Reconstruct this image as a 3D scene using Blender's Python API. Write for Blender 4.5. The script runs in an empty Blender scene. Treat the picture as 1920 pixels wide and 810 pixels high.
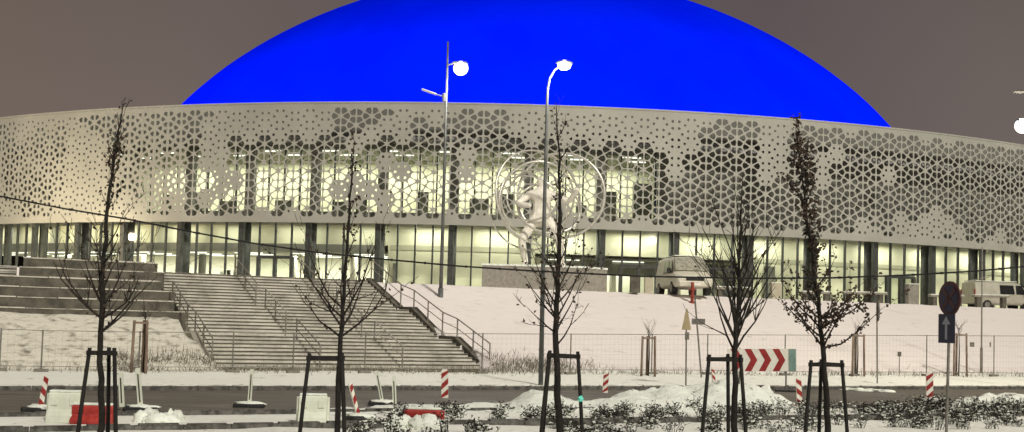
import bpy, math, random
from mathutils import Vector, Matrix, noise
random.seed(7)
S = bpy.context.scene
COL = S.collection
PI = math.pi
R = math.radians

# ------------------------------------------------------------------ camera
FPX = 2000.0
PITCH, ROLL = R(2.7), R(1.6)
EYE = Vector((0, 0, 2.6))
Fw = Vector((0, math.cos(PITCH), math.sin(PITCH)))
R0 = Vector((1, 0, 0)); U0 = Vector((0, -math.sin(PITCH), math.cos(PITCH)))
Rt = R0 * math.cos(ROLL) + U0 * math.sin(ROLL)
Up = -R0 * math.sin(ROLL) + U0 * math.cos(ROLL)
SH = 195 - FPX * math.tan(PITCH)
cam = bpy.data.cameras.new('camera'); co = bpy.data.objects.new('camera', cam); COL.objects.link(co)
M = Matrix((Rt, Up, -Fw)).transposed().to_4x4(); M.translation = EYE
co.matrix_world = M
cam.sensor_width = 36; cam.lens = 36 * FPX / 1920; cam.shift_y = SH / 1920
cam.clip_start = 0.5; cam.clip_end = 6000
S.camera = co

def ray(px, py):
    return Fw + Rt * ((px - 960) / FPX) + Up * (-(py - 405 - SH) / FPX)
def W(px, py, d):
    r = ray(px, py); return EYE + r * (d / r.y)
def proj(p):
    q = p - EYE; z = q.dot(Fw)
    return 960 + FPX * q.dot(Rt) / z, 405 + SH - FPX * q.dot(Up) / z
TH = R(24); CT, ST = math.cos(TH), math.sin(TH)
def uv(x, y): return x * CT + y * ST, -x * ST + y * CT
def xy(u, v): return u * CT - v * ST, u * ST + v * CT
def sm(t): t = max(0, min(1, t)); return t * t * (3 - 2 * t)
PZ = 4.5
def nz(x, y, s, k=0): return noise.noise(Vector((x * s, y * s, k)))
def H(x, y):
    u, v = uv(x, y)
    n = nz(x, y, .35, 1) * .06 + nz(x, y, 1.3, 2) * .035
    if v < 27.3: h = .06 + n * sm((27.3 - v) / 1.0)
    elif v < 27.4: h = -.06
    elif v < 36.6: h = -.06
    elif v < 43.5: h = .13 + .17 * (v - 36.6) / 6.9 + n * .9 * sm((v - 36.6) / 1.2)
    else:
        if u > 17: h = .3 + 4.2 * max(0, min(1, (v - 43.5) / 14)) + n * .7
        else:
            h = .3 + 4.2 * max(0, min(1, (v - 57) / .6))
        t = max(0, min(1, (v - 45) / 11))
        ul = 6.9 - 1.6 * t; ur = 18.8 - 2.6 * t
        if u > ur:
            h = .3 + 4.2 * max(0, min(1, (v - 43.5) / 14)) + n * .7
        elif u > ul - .1: h = .2 if v < 45 else (-.3 if v < 56.4 else 4.45)
        else:
            m = sm((ul + .15 - u) / .7)
            k = 2.05 * max(0, min(1, (v - 43.0) / 6.6)) ** .85
            h = .25 + m * k + n * 2.2 * sm((v - 42.5) / 3) * (1 if v < 50 else 0) if v < 57 else 4.5
        if v >= 57.6: h = PZ + n * .25
    return h
def hit(px, py):
    r = ray(px, py); d = 12.0
    while d < 140:
        p = EYE + r * (d / r.y)
        if p.z <= H(p.x, p.y): return p
        d += .06
    return p
def atz(px, d, z):
    a, b = -120.0, 120.0
    for _ in range(40):
        m = (a + b) / 2
        if proj(Vector((m, d, z)))[0] < px: a = m
        else: b = m
    return Vector((a, d, z))

# ------------------------------------------------------------------ materials
def mat(name, c, rough=.8, metal=0, var=0, scale=3.0, c2=None, c3=None, emit=None, es=0, bump=0, bscale=None, spec=.4, stretch=None, lo=.4, hi=.6):
    m = bpy.data.materials.new(name); m.use_nodes = True
    nt = m.node_tree; n = nt.nodes; L = nt.links; b = n['Principled BSDF']
    b.inputs['Base Color'].default_value = (*c, 1); b.inputs['Roughness'].default_value = rough
    b.inputs['Metallic'].default_value = metal; b.inputs['Specular IOR Level'].default_value = spec
    if c2 or bump:
        tc = n.new('ShaderNodeTexCoord'); mp = n.new('ShaderNodeMapping')
        L.new(tc.outputs['Object'], mp.inputs['Vector'])
        if stretch: mp.inputs['Scale'].default_value = stretch
    if c2:
        t = n.new('ShaderNodeTexNoise'); t.inputs['Scale'].default_value = scale; t.inputs['Detail'].default_value = 6; t.inputs['Roughness'].default_value = .65
        L.new(mp.outputs[0], t.inputs['Vector'])
        r = n.new('ShaderNodeValToRGB'); L.new(t.outputs['Fac'], r.inputs['Fac'])
        e = r.color_ramp.elements; e[0].position = lo; e[0].color = (*c, 1); e[1].position = hi; e[1].color = (*c2, 1)
        if c3: k = e.new(min(.98, hi + .08)); k.color = (*c3, 1)
        L.new(r.outputs[0], b.inputs['Base Color'])
    if bump:
        t2 = n.new('ShaderNodeTexNoise'); t2.inputs['Scale'].default_value = bscale or scale * 4; t2.inputs['Detail'].default_value = 5
        L.new(mp.outputs[0], t2.inputs['Vector'])
        bp = n.new('ShaderNodeBump'); bp.inputs['Strength'].default_value = bump; bp.inputs['Distance'].default_value = .1
        L.new(t2.outputs['Fac'], bp.inputs['Height']); L.new(bp.outputs[0], b.inputs['Normal'])
    if emit:
        b.inputs['Emission Color'].default_value = (*emit, 1); b.inputs['Emission Strength'].default_value = es
    return m
def glassmat(name, tint=(.93, .95, .92), refl=.025):
    m = bpy.data.materials.new(name); m.use_nodes = True
    nt = m.node_tree; n = nt.nodes; n.clear()
    o = n.new('ShaderNodeOutputMaterial'); mx = n.new('ShaderNodeMixShader'); t = n.new('ShaderNodeBsdfTransparent'); g = n.new('ShaderNodeBsdfGlossy')
    t.inputs[0].default_value = (*tint, 1); g.inputs['Roughness'].default_value = .05; mx.inputs[0].default_value = refl
    nt.links.new(t.outputs[0], mx.inputs[1]); nt.links.new(g.outputs[0], mx.inputs[2]); nt.links.new(mx.outputs[0], o.inputs[0])
    return m

MT = {}
MT['snow'] = mat('snow', (.20, .19, .14), .75, scale=1.6, c2=(.80, .81, .74), lo=.29, hi=.39, bump=.6, bscale=5)
MT['slope'] = mat('slope_snow_pinklit', (.50, .455, .425), .75, scale=1.7, c2=(.735, .685, .655), lo=.24, hi=.42, bump=.7, bscale=2.6, stretch=(.6, 1, 1.6))  # pink of the light on the slope is mixed into the snow colour
MT['cleansnow'] = mat('clean_snow', (.60, .63, .55), .7, scale=2.5, c2=(.82, .86, .78), lo=.35, hi=.55, bump=.7, bscale=7)  # faint green puts the foreground's white-green lamplight into the snow colour
MT['bank'] = mat('ploughed_snow', (.17, .16, .125), .75, scale=1.1, c2=(.80, .84, .76), lo=.33, hi=.41, bump=.9, bscale=6)
MT['asphalt'] = mat('asphalt', (.075, .068, .056), .5, scale=1.2, c2=(.145, .132, .108), c3=(.30, .28, .24), lo=.36, hi=.60, stretch=(.25, 2.2, 1), bump=.2, bscale=60, spec=.35)
MT['kerb'] = mat('kerb_stone', (.05, .048, .042), .8, scale=5, c2=(.14, .135, .12), lo=.4, hi=.6)
MT['kerbtop'] = mat('kerb_snow', (.3, .3, .26), .8, scale=2, c2=(.7, .7, .62), lo=.4, hi=.55)
MT['screen'] = mat('screen_metal', (.335, .333, .29), .45, metal=.15, scale=.22, c2=(.40, .397, .347), lo=.35, hi=.65)
MT['drum'] = mat('dark_wall', (.14, .14, .122), .8, scale=.6, c2=(.175, .173, .15))
MT['steel'] = mat('dark_steel', (.035, .04, .036), .5, scale=3, c2=(.055, .06, .054))
MT['column'] = mat('column_concrete', (.055, .06, .054), .6, scale=1.5, c2=(.09, .097, .085))
MT['green'] = mat('pale_green_wall', (.66, .67, .47), .7, scale=.4, c2=(.72, .73, .53))
MT['green2'] = mat('green_band', (.44, .45, .31), .7, scale=.4, c2=(.48, .49, .34))
MT['white'] = mat('white_plaster', (.68, .68, .55), .7, scale=.6, c2=(.74, .74, .62))
MT['grey'] = mat('grey_panel', (.16, .165, .13), .7, scale=.6, c2=(.21, .21, .17))
MT['ceil'] = mat('grey_ceiling', (.20, .20, .16), .8, scale=.5, c2=(.26, .26, .21))
MT['floor'] = mat('lobby_floor', (.35, .34, .28), .4, scale=.5, c2=(.42, .41, .34))
MT['dome'] = mat('bluelit_membrane', (.0, .009, .80), .7, scale=.08, c2=(.0, .012, .86), stretch=(1, 1, .3), bump=.08, bscale=.6, spec=0)  # floodlight blue put into the membrane's own colour so other light cannot grey it
MT['deck'] = mat('roof_deck', (.2, .2, .2), .9, scale=1, c2=(.27, .27, .27))
MT['glass'] = glassmat('window_glass')
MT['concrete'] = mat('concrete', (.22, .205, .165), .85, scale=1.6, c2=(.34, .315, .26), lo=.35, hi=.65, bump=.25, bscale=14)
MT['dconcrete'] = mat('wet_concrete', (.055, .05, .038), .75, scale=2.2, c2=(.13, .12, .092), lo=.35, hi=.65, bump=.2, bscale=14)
MT['riser'] = mat('step_concrete', (.30, .285, .24), .85, scale=.9, c2=(.56, .54, .47), lo=.34, hi=.6)
MT['tread'] = mat('step_snow', (.16, .15, .12), .8, scale=1.3, c2=(.58, .55, .47), lo=.34, hi=.5)
MT['nosing'] = mat('nosing_dark', (.045, .042, .034), .8, scale=2.5, c2=(.10, .093, .075))  # dark strip along the front edge of each step
MT['rail'] = mat('rail_steel', (.20, .19, .16), .4, metal=.4, scale=4, c2=(.33, .31, .27))
MT['railshine'] = mat('bright_steel', (.62, .60, .54), .3, metal=.6, scale=6, c2=(.72, .70, .64))  # paler steel; on two handrails it paints the light they catch
MT['galv'] = mat('galvanised_post', (.16, .155, .135), .5, metal=.4, scale=5, c2=(.25, .24, .21))
MT['lamppole'] = mat('lamp_pole_paint', (.10, .107, .104), .5, metal=.3, scale=2, c2=(.16, .168, .16))
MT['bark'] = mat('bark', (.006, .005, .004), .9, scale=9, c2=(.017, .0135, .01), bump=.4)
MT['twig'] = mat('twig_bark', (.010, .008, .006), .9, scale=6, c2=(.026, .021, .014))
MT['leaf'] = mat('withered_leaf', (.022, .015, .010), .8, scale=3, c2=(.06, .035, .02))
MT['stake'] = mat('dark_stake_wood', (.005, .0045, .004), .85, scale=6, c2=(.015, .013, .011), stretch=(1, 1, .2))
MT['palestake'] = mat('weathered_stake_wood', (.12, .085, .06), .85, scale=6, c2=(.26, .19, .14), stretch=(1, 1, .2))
MT['tie'] = mat('tie_band', (.03, .03, .03), .8)
MT['teal'] = mat('teal_tape', (.10, .75, .58), .5, scale=5, c2=(.2, .85, .7))
MT['red'] = mat('red_plastic', (.27, .02, .016), .5, scale=5, c2=(.40, .045, .035))
MT['whitep'] = mat('white_plastic', (.62, .66, .54), .55, scale=3, c2=(.72, .75, .64))
MT['signred'] = mat('sign_red', (.25, .02, .02), .45, scale=5, c2=(.33, .032, .03))
MT['signwhite'] = mat('sign_white', (.70, .69, .60), .5, scale=5, c2=(.78, .77, .68))
MT['signteal'] = mat('sign_teal_end', (.15, .25, .22), .5, scale=5, c2=(.2, .3, .26))
MT['signback'] = mat('sign_back_grey', (.13, .125, .11), .5, metal=.3, scale=5, c2=(.2, .19, .165))
MT['signyellow'] = mat('sign_back_yellow', (.33, .27, .15), .6, scale=5, c2=(.4, .33, .2))
MT['signblueunlit'] = mat('sign_blue_unlit', (.007, .011, .045), .5, scale=5, c2=(.01, .015, .06))  # sign blue darkened because its face is unlit; shade is in the colour
MT['signredunlit'] = mat('sign_red_unlit', (.045, .008, .014), .5, scale=5, c2=(.06, .011, .018))  # same unlit sign: shade painted into the red
MT['rubber'] = mat('black_rubber', (.012, .012, .012), .85, scale=5, c2=(.03, .03, .03))
MT['vanwhite'] = mat('van_white_paint', (.50, .48, .39), .4, scale=2, c2=(.58, .56, .46), spec=.5)
MT['vansilver'] = mat('van_silver_paint', (.40, .385, .31), .35, metal=.3, scale=2, c2=(.48, .46, .38), spec=.5)
MT['carglass'] = mat('dark_car_glass', (.012, .013, .013), .15, scale=3, c2=(.02, .02, .02), spec=.5)
MT['frost'] = mat('frosted_windscreen', (.20, .19, .15), .6, scale=6, c2=(.36, .35, .28), lo=.4, hi=.55)
MT['chrome'] = mat('lamp_lens', (.6, .6, .55), .2, metal=.3)
MT['plate'] = mat('number_plate', (.7, .7, .65), .5)
MT['statue'] = mat('white_statue', (.66, .63, .54), .6, scale=3, c2=(.82, .79, .70), bump=.3, bscale=6)
MT['ring'] = mat('brushed_ring', (.55, .54, .48), .35, metal=.75, scale=5, c2=(.70, .69, .62))
MT['granite'] = mat('grey_granite', (.20, .185, .155), .7, scale=5, c2=(.31, .29, .245), lo=.35, hi=.65)
MT['black'] = mat('black_cable', (.006, .006, .006), .7)
MT['hydrant'] = mat('red_hydrant_paint', (.20, .028, .016), .5, scale=4, c2=(.26, .042, .024))
MT['beige'] = mat('beige_panel', (.40, .37, .27), .7, scale=3, c2=(.46, .43, .33))
MT['grass'] = mat('dry_grass', (.075, .066, .045), .9, scale=4, c2=(.20, .18, .125), lo=.35, hi=.6)
MT['lamp'] = mat('lamp_glow', (1, 1, 1), .5, emit=(1, .97, .95), es=1.6)
MT['lampw'] = mat('lamp_glow_warm', (1, 1, 1), .5, emit=(1, .95, .86), es=1.5)
MT['tube'] = mat('ceiling_light_glow', (1, 1, 1), .5, emit=(1, 1, .88), es=1.7)
MT['dirt'] = mat('snowy_dirt', (.21, .195, .15), .9, scale=1.9, c2=(.66, .635, .54), lo=.32, hi=.50, bump=.8, bscale=3)

# ------------------------------------------------------------------ mesh helpers
class MB:
    def __init__(s): s.v = []; s.f = []; s.m = []; s.k = 0
    def mi(s, i): s.k = i; return s
    def add(s, vs, fs):
        o = len(s.v); s.v += [tuple(p) for p in vs]
        for f in fs: s.f.append([o + i for i in f]); s.m.append(s.k)
        return s
    def box(s, c, d, rz=0, mx=None, taper=1.0):
        x, y, z = d[0] / 2, d[1] / 2, d[2] / 2
        vs = []
        for sz in (-1, 1):
            t = taper if sz > 0 else 1
            for sx, sy in ((-1, -1), (1, -1), (1, 1), (-1, 1)): vs.append(Vector((sx * x * t, sy * y * t, sz * z)))
        if rz: m = Matrix.Rotation(rz, 3, 'Z'); vs = [m @ p for p in vs]
        if mx: vs = [mx @ p for p in vs]
        vs = [p + Vector(c) for p in vs]
        return s.add(vs, [(3, 2, 1, 0), (4, 5, 6, 7), (0, 1, 5, 4), (1, 2, 6, 5), (2, 3, 7, 6), (3, 0, 4, 7)])
    def tube(s, pts, rad, n=6, cap=True):
        pts = [Vector(p) for p in pts]
        rs = rad if isinstance(rad, (list, tuple)) else [rad] * len(pts)
        o = len(s.v); fs = []
        prev = None
        for i, p in enumerate(pts):
            d = (pts[min(i + 1, len(pts) - 1)] - pts[max(i - 1, 0)]).normalized()
            if prev is None:
                a = d.orthogonal().normalized()
            else:
                a = (prev - d * prev.dot(d))
                a = a.normalized() if a.length > 1e-6 else d.orthogonal().normalized()
            prev = a; b = d.cross(a)
            for k in range(n):
                t = 2 * PI * k / n; s.v.append(tuple(p + (a * math.cos(t) + b * math.sin(t)) * rs[i]))
        for i in range(len(pts) - 1):
            for k in range(n):
                s.f.append([o + i * n + k, o + i * n + (k + 1) % n, o + (i + 1) * n + (k + 1) % n, o + (i + 1) * n + k]); s.m.append(s.k)
        if cap:
            s.f.append([o + k for k in range(n)][::-1]); s.m.append(s.k)
            e = o + (len(pts) - 1) * n; s.f.append([e + k for k in range(n)]); s.m.append(s.k)
        return s
    def prism(s, poly, a, b, mx=None):
        # poly in (x,z), extruded y from a to b
        n = len(poly)
        vs = [Vector((x, a, z)) for x, z in poly] + [Vector((x, b, z)) for x, z in poly]
        if mx: vs = [mx @ p for p in vs]
        return s.add(vs, [tuple(range(n)), tuple(range(2 * n - 1, n - 1, -1))] + [(i, i + n, (i + 1) % n + n, (i + 1) % n) for i in range(n)])
    def ball(s, c, r, nu=10, nv=6, jit=0, seed=0):
        c = Vector(c); r = Vector(r) if not isinstance(r, (int, float)) else Vector((r, r, r))
        o = len(s.v); vs = []
        for j in range(nv + 1):
            ph = PI * j / nv
            for i in range(nu):
                t = 2 * PI * i / nu
                d = Vector((math.sin(ph) * math.cos(t), math.sin(ph) * math.sin(t), math.cos(ph)))
                k = 1 + jit * noise.noise(d * 1.7 + Vector((seed, seed * .7, 0)))
                vs.append(c + Vector((d.x * r.x, d.y * r.y, d.z * r.z)) * k)
        fs = [(j * nu + i, (j + 1) * nu + i, (j + 1) * nu + (i + 1) % nu, j * nu + (i + 1) % nu) for j in range(nv) for i in range(nu)]
        return s.add(vs, fs)
    def build(s, name, mats, parent=None, smooth=False):
        me = bpy.data.meshes.new(name); me.from_pydata(s.v, [], s.f)
        if not isinstance(mats, (list, tuple)): mats = [mats]
        for m in mats: me.materials.append(m)
        me.polygons.foreach_set('material_index', s.m)
        if smooth: me.polygons.foreach_set('use_smooth', [True] * len(s.f))
        me.validate(); me.update()
        o = bpy.data.objects.new(name, me); COL.objects.link(o)
        if parent: o.parent = parent
        return o
def bevel(o, w=.02, seg=2):
    b = o.modifiers.new('bevel', 'BEVEL'); b.width = w; b.segments = seg; b.limit_method = 'ANGLE'; b.angle_limit = R(40)
    return o
def tag(o, label, cat, group=None):
    o['label'] = label; o['category'] = cat
    if group: o['group'] = group
    return o
def thing(name, label, cat, loc=(0, 0, 0), rz=0, group=None):
    o = bpy.data.objects.new(name, None); COL.objects.link(o); o.empty_display_size = .3
    o.location = loc; o.rotation_euler = (0, 0, rz)
    return tag(o, label, cat, group)
def struct(o, kind='structure'): o['kind'] = kind; return o
def copy_tree(o, parent=None):
    c = o.copy(); COL.objects.link(c)
    if parent: c.parent = parent
    for ch in list(o.children): copy_tree(ch, c)
    return c

# ------------------------------------------------------------------ ground
def lines(a, b, st, far):
    L = []; x = a
    while x <= b: L.append(x); x += st
    d = st
    while L[-1] < far: d *= 1.5; L.append(L[-1] + d)
    d = st
    while L[0] > -far: d *= 1.5; L.insert(0, L[0] - d)
    return L
us = lines(-32, 84, .45, 2500); vs_ = lines(6, 64, .33, 2500)
g = MB(); pts = []
for v in vs_:
    for u in us:
        x, y = xy(u, v); pts.append((x, y, H(x, y)))
nu = len(us)
fs = [(j * nu + i, j * nu + i + 1, (j + 1) * nu + i + 1, (j + 1) * nu + i) for j in range(len(vs_) - 1) for i in range(nu - 1)]
g.v = pts; g.f = fs
g.m = []
for f in fs:
    x = sum(pts[i][0] for i in f) / 4; y = sum(pts[i][1] for i in f) / 4
    u, v = uv(x, y)
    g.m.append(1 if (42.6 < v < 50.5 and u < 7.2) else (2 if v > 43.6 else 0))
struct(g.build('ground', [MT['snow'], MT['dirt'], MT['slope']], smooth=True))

def strip(name, m, v0, v1, z, u0=-120, u1=200, n=160, jit=0):
    b = MB(); P = []
    for i in range(n + 1):
        u = u0 + (u1 - u0) * i / n
        P += [(*xy(u, v0), z), (*xy(u, v1), z)]
    b.add(P, [(2 * i, 2 * i + 2, 2 * i + 3, 2 * i + 1) for i in range(n)])
    return struct(b.build(name, m))
road = strip('road', MT['asphalt'], 27.5, 36.4, 0.0)
# object coords of the asphalt should run along the road
def kerb(v0, v1, z0, z1, name='kerb', top='kerbtop'):
    b = MB(); u = -60
    while u < 120:
        L = 1.0
        c = xy(u + L / 2, (v0 + v1) / 2)
        b.mi(0).box((c[0], c[1], (z0 + z1) / 2), (L - .012, v1 - v0, z1 - z0), TH)
        hh = .03 + .02 * nz(u, v0, .7)
        b.mi(1).box((c[0], c[1], z1 + hh / 2), (L * (.8 + .25 * nz(u, 3, .9)), (v1 - v0) * .8, hh), TH)
        u += L
    return struct(b.build(name, [MT['kerb'], MT[top]]))
kerb(36.4, 36.6, -.1, .14)
kerb(27.3, 27.5, -.1, .12, top='kerb')
kerb(23.7, 23.95, -.1, .16, top='kerb')

# snow thrown up along the near half of the road
def bank_h(u, v):
    edge = 29.0
    x, y = xy(u, v)
    px = proj(Vector((x, y, .1)))[0]
    def lerp(tab):
        for (a, h0), (b, h1) in zip(tab, tab[1:]):
            if px <= b: return h0 + (h1 - h0) * max(0, (px - a) / (b - a))
        return tab[-1][1]
    w = lerp([(-400, 27.7), (90, 27.6), (330, 27.6), (520, 27.9), (620, 28.9), (720, 29.6), (850, 29.8), (960, 30.4), (1100, 30.2), (1200, 32.2), (1320, 32.4), (1430, 30.6), (1490, 28.6), (1560, 27.7), (1720, 27.8), (1800, 28.6), (1860, 29.8), (1960, 29.6), (2300, 28.5)])
    pk = lerp([(-400, .16), (500, .14), (960, .18), (990, .35), (1030, .46), (1080, .2), (1120, .22), (1200, .36), (1300, .52), (1420, .6), (1480, .25), (1520, .1), (1740, .1), (1830, .38), (1960, .3), (2300, .15)])
    n = nz(x, y, .9, 5) * .5 + nz(x, y, 2.2, 6) * .3 + nz(x, y, 5, 7) * .12
    e = (w - v) / 1.3 + n * .8
    tp = sm((v - 25.6 - n * .8) / 2.6)
    return -.04 + pk * 1.12 * sm(e) * tp * (1 + n * 1.0) if e > -.3 else -.04
b = MB(); P = []; un = [i * .16 for i in range(-40, 260)]; vn = [25.0 + i * .14 for i in range(58)]
un = [u for u in un]
for v in vn:
    for u in un: P.append((*xy(u, v), bank_h(u, v)))
nn = len(un)
b.add(P, [(j * nn + i, j * nn + i + 1, (j + 1) * nn + i + 1, (j + 1) * nn + i) for j in range(len(vn) - 1) for i in range(nn - 1)])
struct(b.build('snow_bank', MT['bank'], smooth=True))

# ------------------------------------------------------------------ arena
AC = Vector((0, 174, 0)); AR = 92.0; ZB, ZT = 9.95, 19.25
arena = thing('arena', 'huge round arena with perforated metal screen, lit glass ground floor and glowing blue dome', 'arena', (AC.x, AC.y, PZ))
def apos(phi, r, z): return Vector((r * math.sin(phi), -r * math.cos(phi), z - PZ))   # local to arena
# perforated screen
HP = 1.45
def petal(px, py, i, j):
    rnd = random.Random(i * 131 + j * 7); q = rnd.random()
    n = noise.noise(Vector((i * .23, j * .3, 3.3)))
    B = .86; Sm = .30 + .05 * rnd.random()
    if px > 1240 and py > 225 + .05 * (px - 1240):
        if px < 1345 and py < 375 - (px - 1250) * 1.7: return Sm
        if 1425 < px < 1530 and py < 330: return B if n > .0 else Sm
        if 1600 < px < 1800 and py > 408: return Sm if q > .25 else .7
        if n > .24: return Sm
        return B - .06 * rnd.random()
    if px > 1240: return B if (1330 < px < 1400 or q > .6) else Sm
    if 590 < px < 735 and py < 280 and abs((px - 700) + (py - 195) * 1.05) < 38: return B
    if 690 < px < 735 and py < 235: return B
    if 785 < px < 960 and py < 285: return B - .05 if (q > .28 and py > 195 + abs(px - 870) * .35) or 850 < px < 910 else Sm
    if px < 345:
        d = abs((px - 60) * .55 - (400 - py) * .4 + 20)
        if n + q * .5 > .18 + max(0, (py - 405)) * .02: return B - .12 - .2 * rnd.random()
        return Sm
    if px < 430 and py < 285: return B - .1 if abs((px - 345) + (py - 240) * .7) < 40 else Sm
    if py > 398: return B - .06 if q > .45 else Sm
    if py > 268:
        return .93 - .05 * rnd.random() if (n > -.34 or q > .55) else Sm
    return Sm
sc = MB(); SPH = R(38)
ncol = int(SPH * AR / (HP * .866)) + 1
ap = HP / 2; cr = HP / math.sqrt(3)
def scv(s, z, dr=0):
    z = max(ZB, min(ZT, z)); ph = s / AR
    return apos(ph, AR - dr, z)
for i in range(-ncol, ncol + 1):
    cx = i * HP * .866
    for j in range(-1, 8):
        cz = ZB + .28 + j * HP + (HP / 2 if i % 2 else 0)
        if cz > ZT + ap or cz < ZB - ap: continue
        w = apos(cx / AR, AR, cz) + AC + Vector((0, 0, PZ)); px, py = proj(w)
        k = petal(px, py, i, j)
        for q in range(6):
            a = q * PI / 3
            def pt(r, t): return Vector((cx + r * math.cos(t), cz + r * math.sin(t)))
            C0 = Vector((cx, cz)); M1 = pt(ap, a - PI / 6); K = pt(cr, a); M2 = pt(ap, a + PI / 6)
            ring = [C0, (C0 + M1) / 2, M1, (M1 + K) / 2, K, (K + M2) / 2, M2, (M2 + C0) / 2]
            zs = [p.y for p in ring]
            if max(zs) < ZB or min(zs) > ZT: continue
            whole = min(zs) >= ZB + .02 and max(zs) <= ZT - .02
            if not whole or k < .1:
                sc.add([scv(p.x, p.y) for p in ring], [tuple(range(8))]); continue
            cen = pt(HP * .366, a); hole = []
            for n_, p in enumerate(ring):
                f = k * ((.80, 1.0, .84, .98, .84, .98, .84, 1.0)[n_])
                if k < .5: f = k * 1.15 * ((.7, 1, .85, 1, .8, 1, .85, 1)[n_])
                hole.append(cen + (p - cen) * min(f, .93))
            o = [scv(p.x, p.y) for p in ring] + [scv(p.x, p.y) for p in hole] + [scv(p.x, p.y, .07) for p in hole]
            F = []
            for n_ in range(8):
                m_ = (n_ + 1) % 8
                F.append((n_, m_, 8 + m_, 8 + n_)); F.append((8 + n_, 8 + m_, 16 + m_, 16 + n_))
            sc.add(o, F)
sc.build('perforated_screen', MT['screen'], arena)
# edge trims of the screen
def arcband(mb, r0, r1, z0, z1, p0=-SPH, p1=SPH, n=120):
    V = []
    for i in range(n + 1):
        ph = p0 + (p1 - p0) * i / n
        V += [apos(ph, r0, z0), apos(ph, r0, z1), apos(ph, r1, z1), apos(ph, r1, z0)]
    F = []
    for i in range(n):
        for k in range(4): F.append((4 * i + k, 4 * i + (k + 1) % 4, 4 * i + 4 + (k + 1) % 4, 4 * i + 4 + k))
    F += [(3, 2, 1, 0), (4 * n, 4 * n + 1, 4 * n + 2, 4 * n + 3)]
    return mb.add(V, F)
t = MB(); arcband(t, AR + .03, AR - .15, ZT - .03, ZT + .10); arcband(t, AR + .03, AR - .3, ZB - .14, ZB + .03)
t.build('screen_trim', MT['screen'], arena)
# drum wall behind the screen: dark, with the upper window band left open
U0p, U1p = 150, 1245   # picture columns between which the upper floor is lit
def phi_of(px, z=13.0, r=AR):
    a, b_ = -R(37), R(37)
    for _ in range(40):
        m = (a + b_) / 2
        if proj(apos(m, r, z) + AC + Vector((0, 0, PZ)))[0] < px: a = m
        else: b_ = m
    return a
pu0, pu1 = phi_of(U0p), phi_of(U1p)
RW = AR - 1.9
ZW0, ZW1 = 10.75, 15.95
d = MB()
arcband(d, RW, RW - .4, ZW1, ZT + .3, n=100)
arcband(d, RW + 1.2, RW - .4, ZB - .1, ZW0, n=100)
arcband(d, RW, RW - .4, ZW0, ZW1, -SPH, pu0, 30); arcband(d, RW, RW - .4, ZW0, ZW1, pu1, SPH, 50)
d.build('drum_wall', MT['drum'], arena)
d = MB(); arcband(d, AR - .1, AR - 1.0, PZ - .5, ZT, SPH, 2 * PI - SPH, 200); d.build('rear_wall', MT['screen'], arena)
# roof deck and dome
d = MB(); arcband(d, AR - .4, 50, 16.4, 16.7, 0, 2 * PI, 180); d.build('roof_deck', MT['deck'], arena)
DX, DA, DC, DZ, DN = 2.6, 63.7, 42.94, 13.3, 1.807
D = MB(); nb = 96; nr = 40; V = []
for j in range(nr + 1):
    ph = PI / 2 * j / nr * .999
    r_ = DA * math.cos(ph) ** (2 / DN); z = DZ + DC * math.sin(ph) ** (2 / DN)
    for i in range(nb):
        a = 2 * PI * i / nb
        V.append((DX + r_ * math.sin(a), -r_ * math.cos(a), z - PZ))
D.add(V, [(j * nb + i, j * nb + (i + 1) % nb, (j + 1) * nb + (i + 1) % nb, (j + 1) * nb + i) for j in range(nr) for i in range(nb)])
D.build('dome', MT['dome'], arena, smooth=True)
# interior: floors, ceilings, back walls
d = MB(); arcband(d, RW + .3, AR - 16, PZ - .3, PZ + .02, n=100); d.build('lobby_floor', MT['floor'], arena)
d = MB(); arcband(d, RW - .5, AR - 16, 9.9, 10.1, n=100); d.build('lobby_ceiling', MT['ceil'], arena)
d = MB(); arcband(d, RW - .5, AR - 13, 16.0, 16.2, pu0 - .05, pu1 + .05, n=80); d.build('gallery_ceiling', MT['ceil'], arena)
pa = phi_of(712); pb = phi_of(1010); pc = phi_of(1420)
d = MB(); arcband(d, AR - 12, AR - 12.3, PZ, 9.9, -SPH, pa + .03, 60); arcband(d, AR - 9, AR - 9.3, PZ, 9.9, pb - .03, pc + .02, 40)
d.build('lobby_back_wall', MT['white'], arena)
d = MB(); arcband(d, AR - 3.6, AR - 3.9, PZ, 9.9, pa, pb, 40); arcband(d, AR - 3.6, AR - 3.9, PZ, 9.9, pc, SPH, 50)
arcband(d, AR - 3.6, AR - 3.9, 8.35, 9.9, -SPH, pa, 50); arcband(d, AR - 3.6, AR - 3.9, 8.0, 9.9, pb, pc, 40)
d.build('lobby_front_wall', MT['green'], arena)
d = MB(); arcband(d, AR - 3.55, AR - 3.7, 8.0, 8.4, pa + .002, pb - .002, 40); arcband(d, AR - 3.55, AR - 3.7, 7.9, 8.25, pc + .002, SPH, 50)
d.build('wall_band', MT['green2'], arena)
d = MB(); arcband(d, AR - 3.4, AR - 3.95, 7.75, 8.35, -SPH, pa - .004, 60); arcband(d, AR - 5.5, AR - 5.8, 6.6, 7.9, pb + .01, pc - .01, 40)
d.build('bulkhead_panel', MT['grey'], arena)
d = MB(); arcband(d, AR - 9, AR - 9.3, 10.1, 16.0, pu0 - .02, pu1 + .02, 80); d.build('gallery_back_wall', MT['green'], arena)
d = MB()
for pxx in (238, 300, 352, 470, 590, 640, 770, 880, 935, 1105, 1150, 1225):
    ph = phi_of(pxx); arcband(d, AR - 5.2, AR - 5.5, 10.1, random.uniform(11.9, 14.3), ph - .004, ph + random.choice((.006, .010, .014)), 4)
d.build('gallery_partition', MT['grey'], arena)
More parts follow.
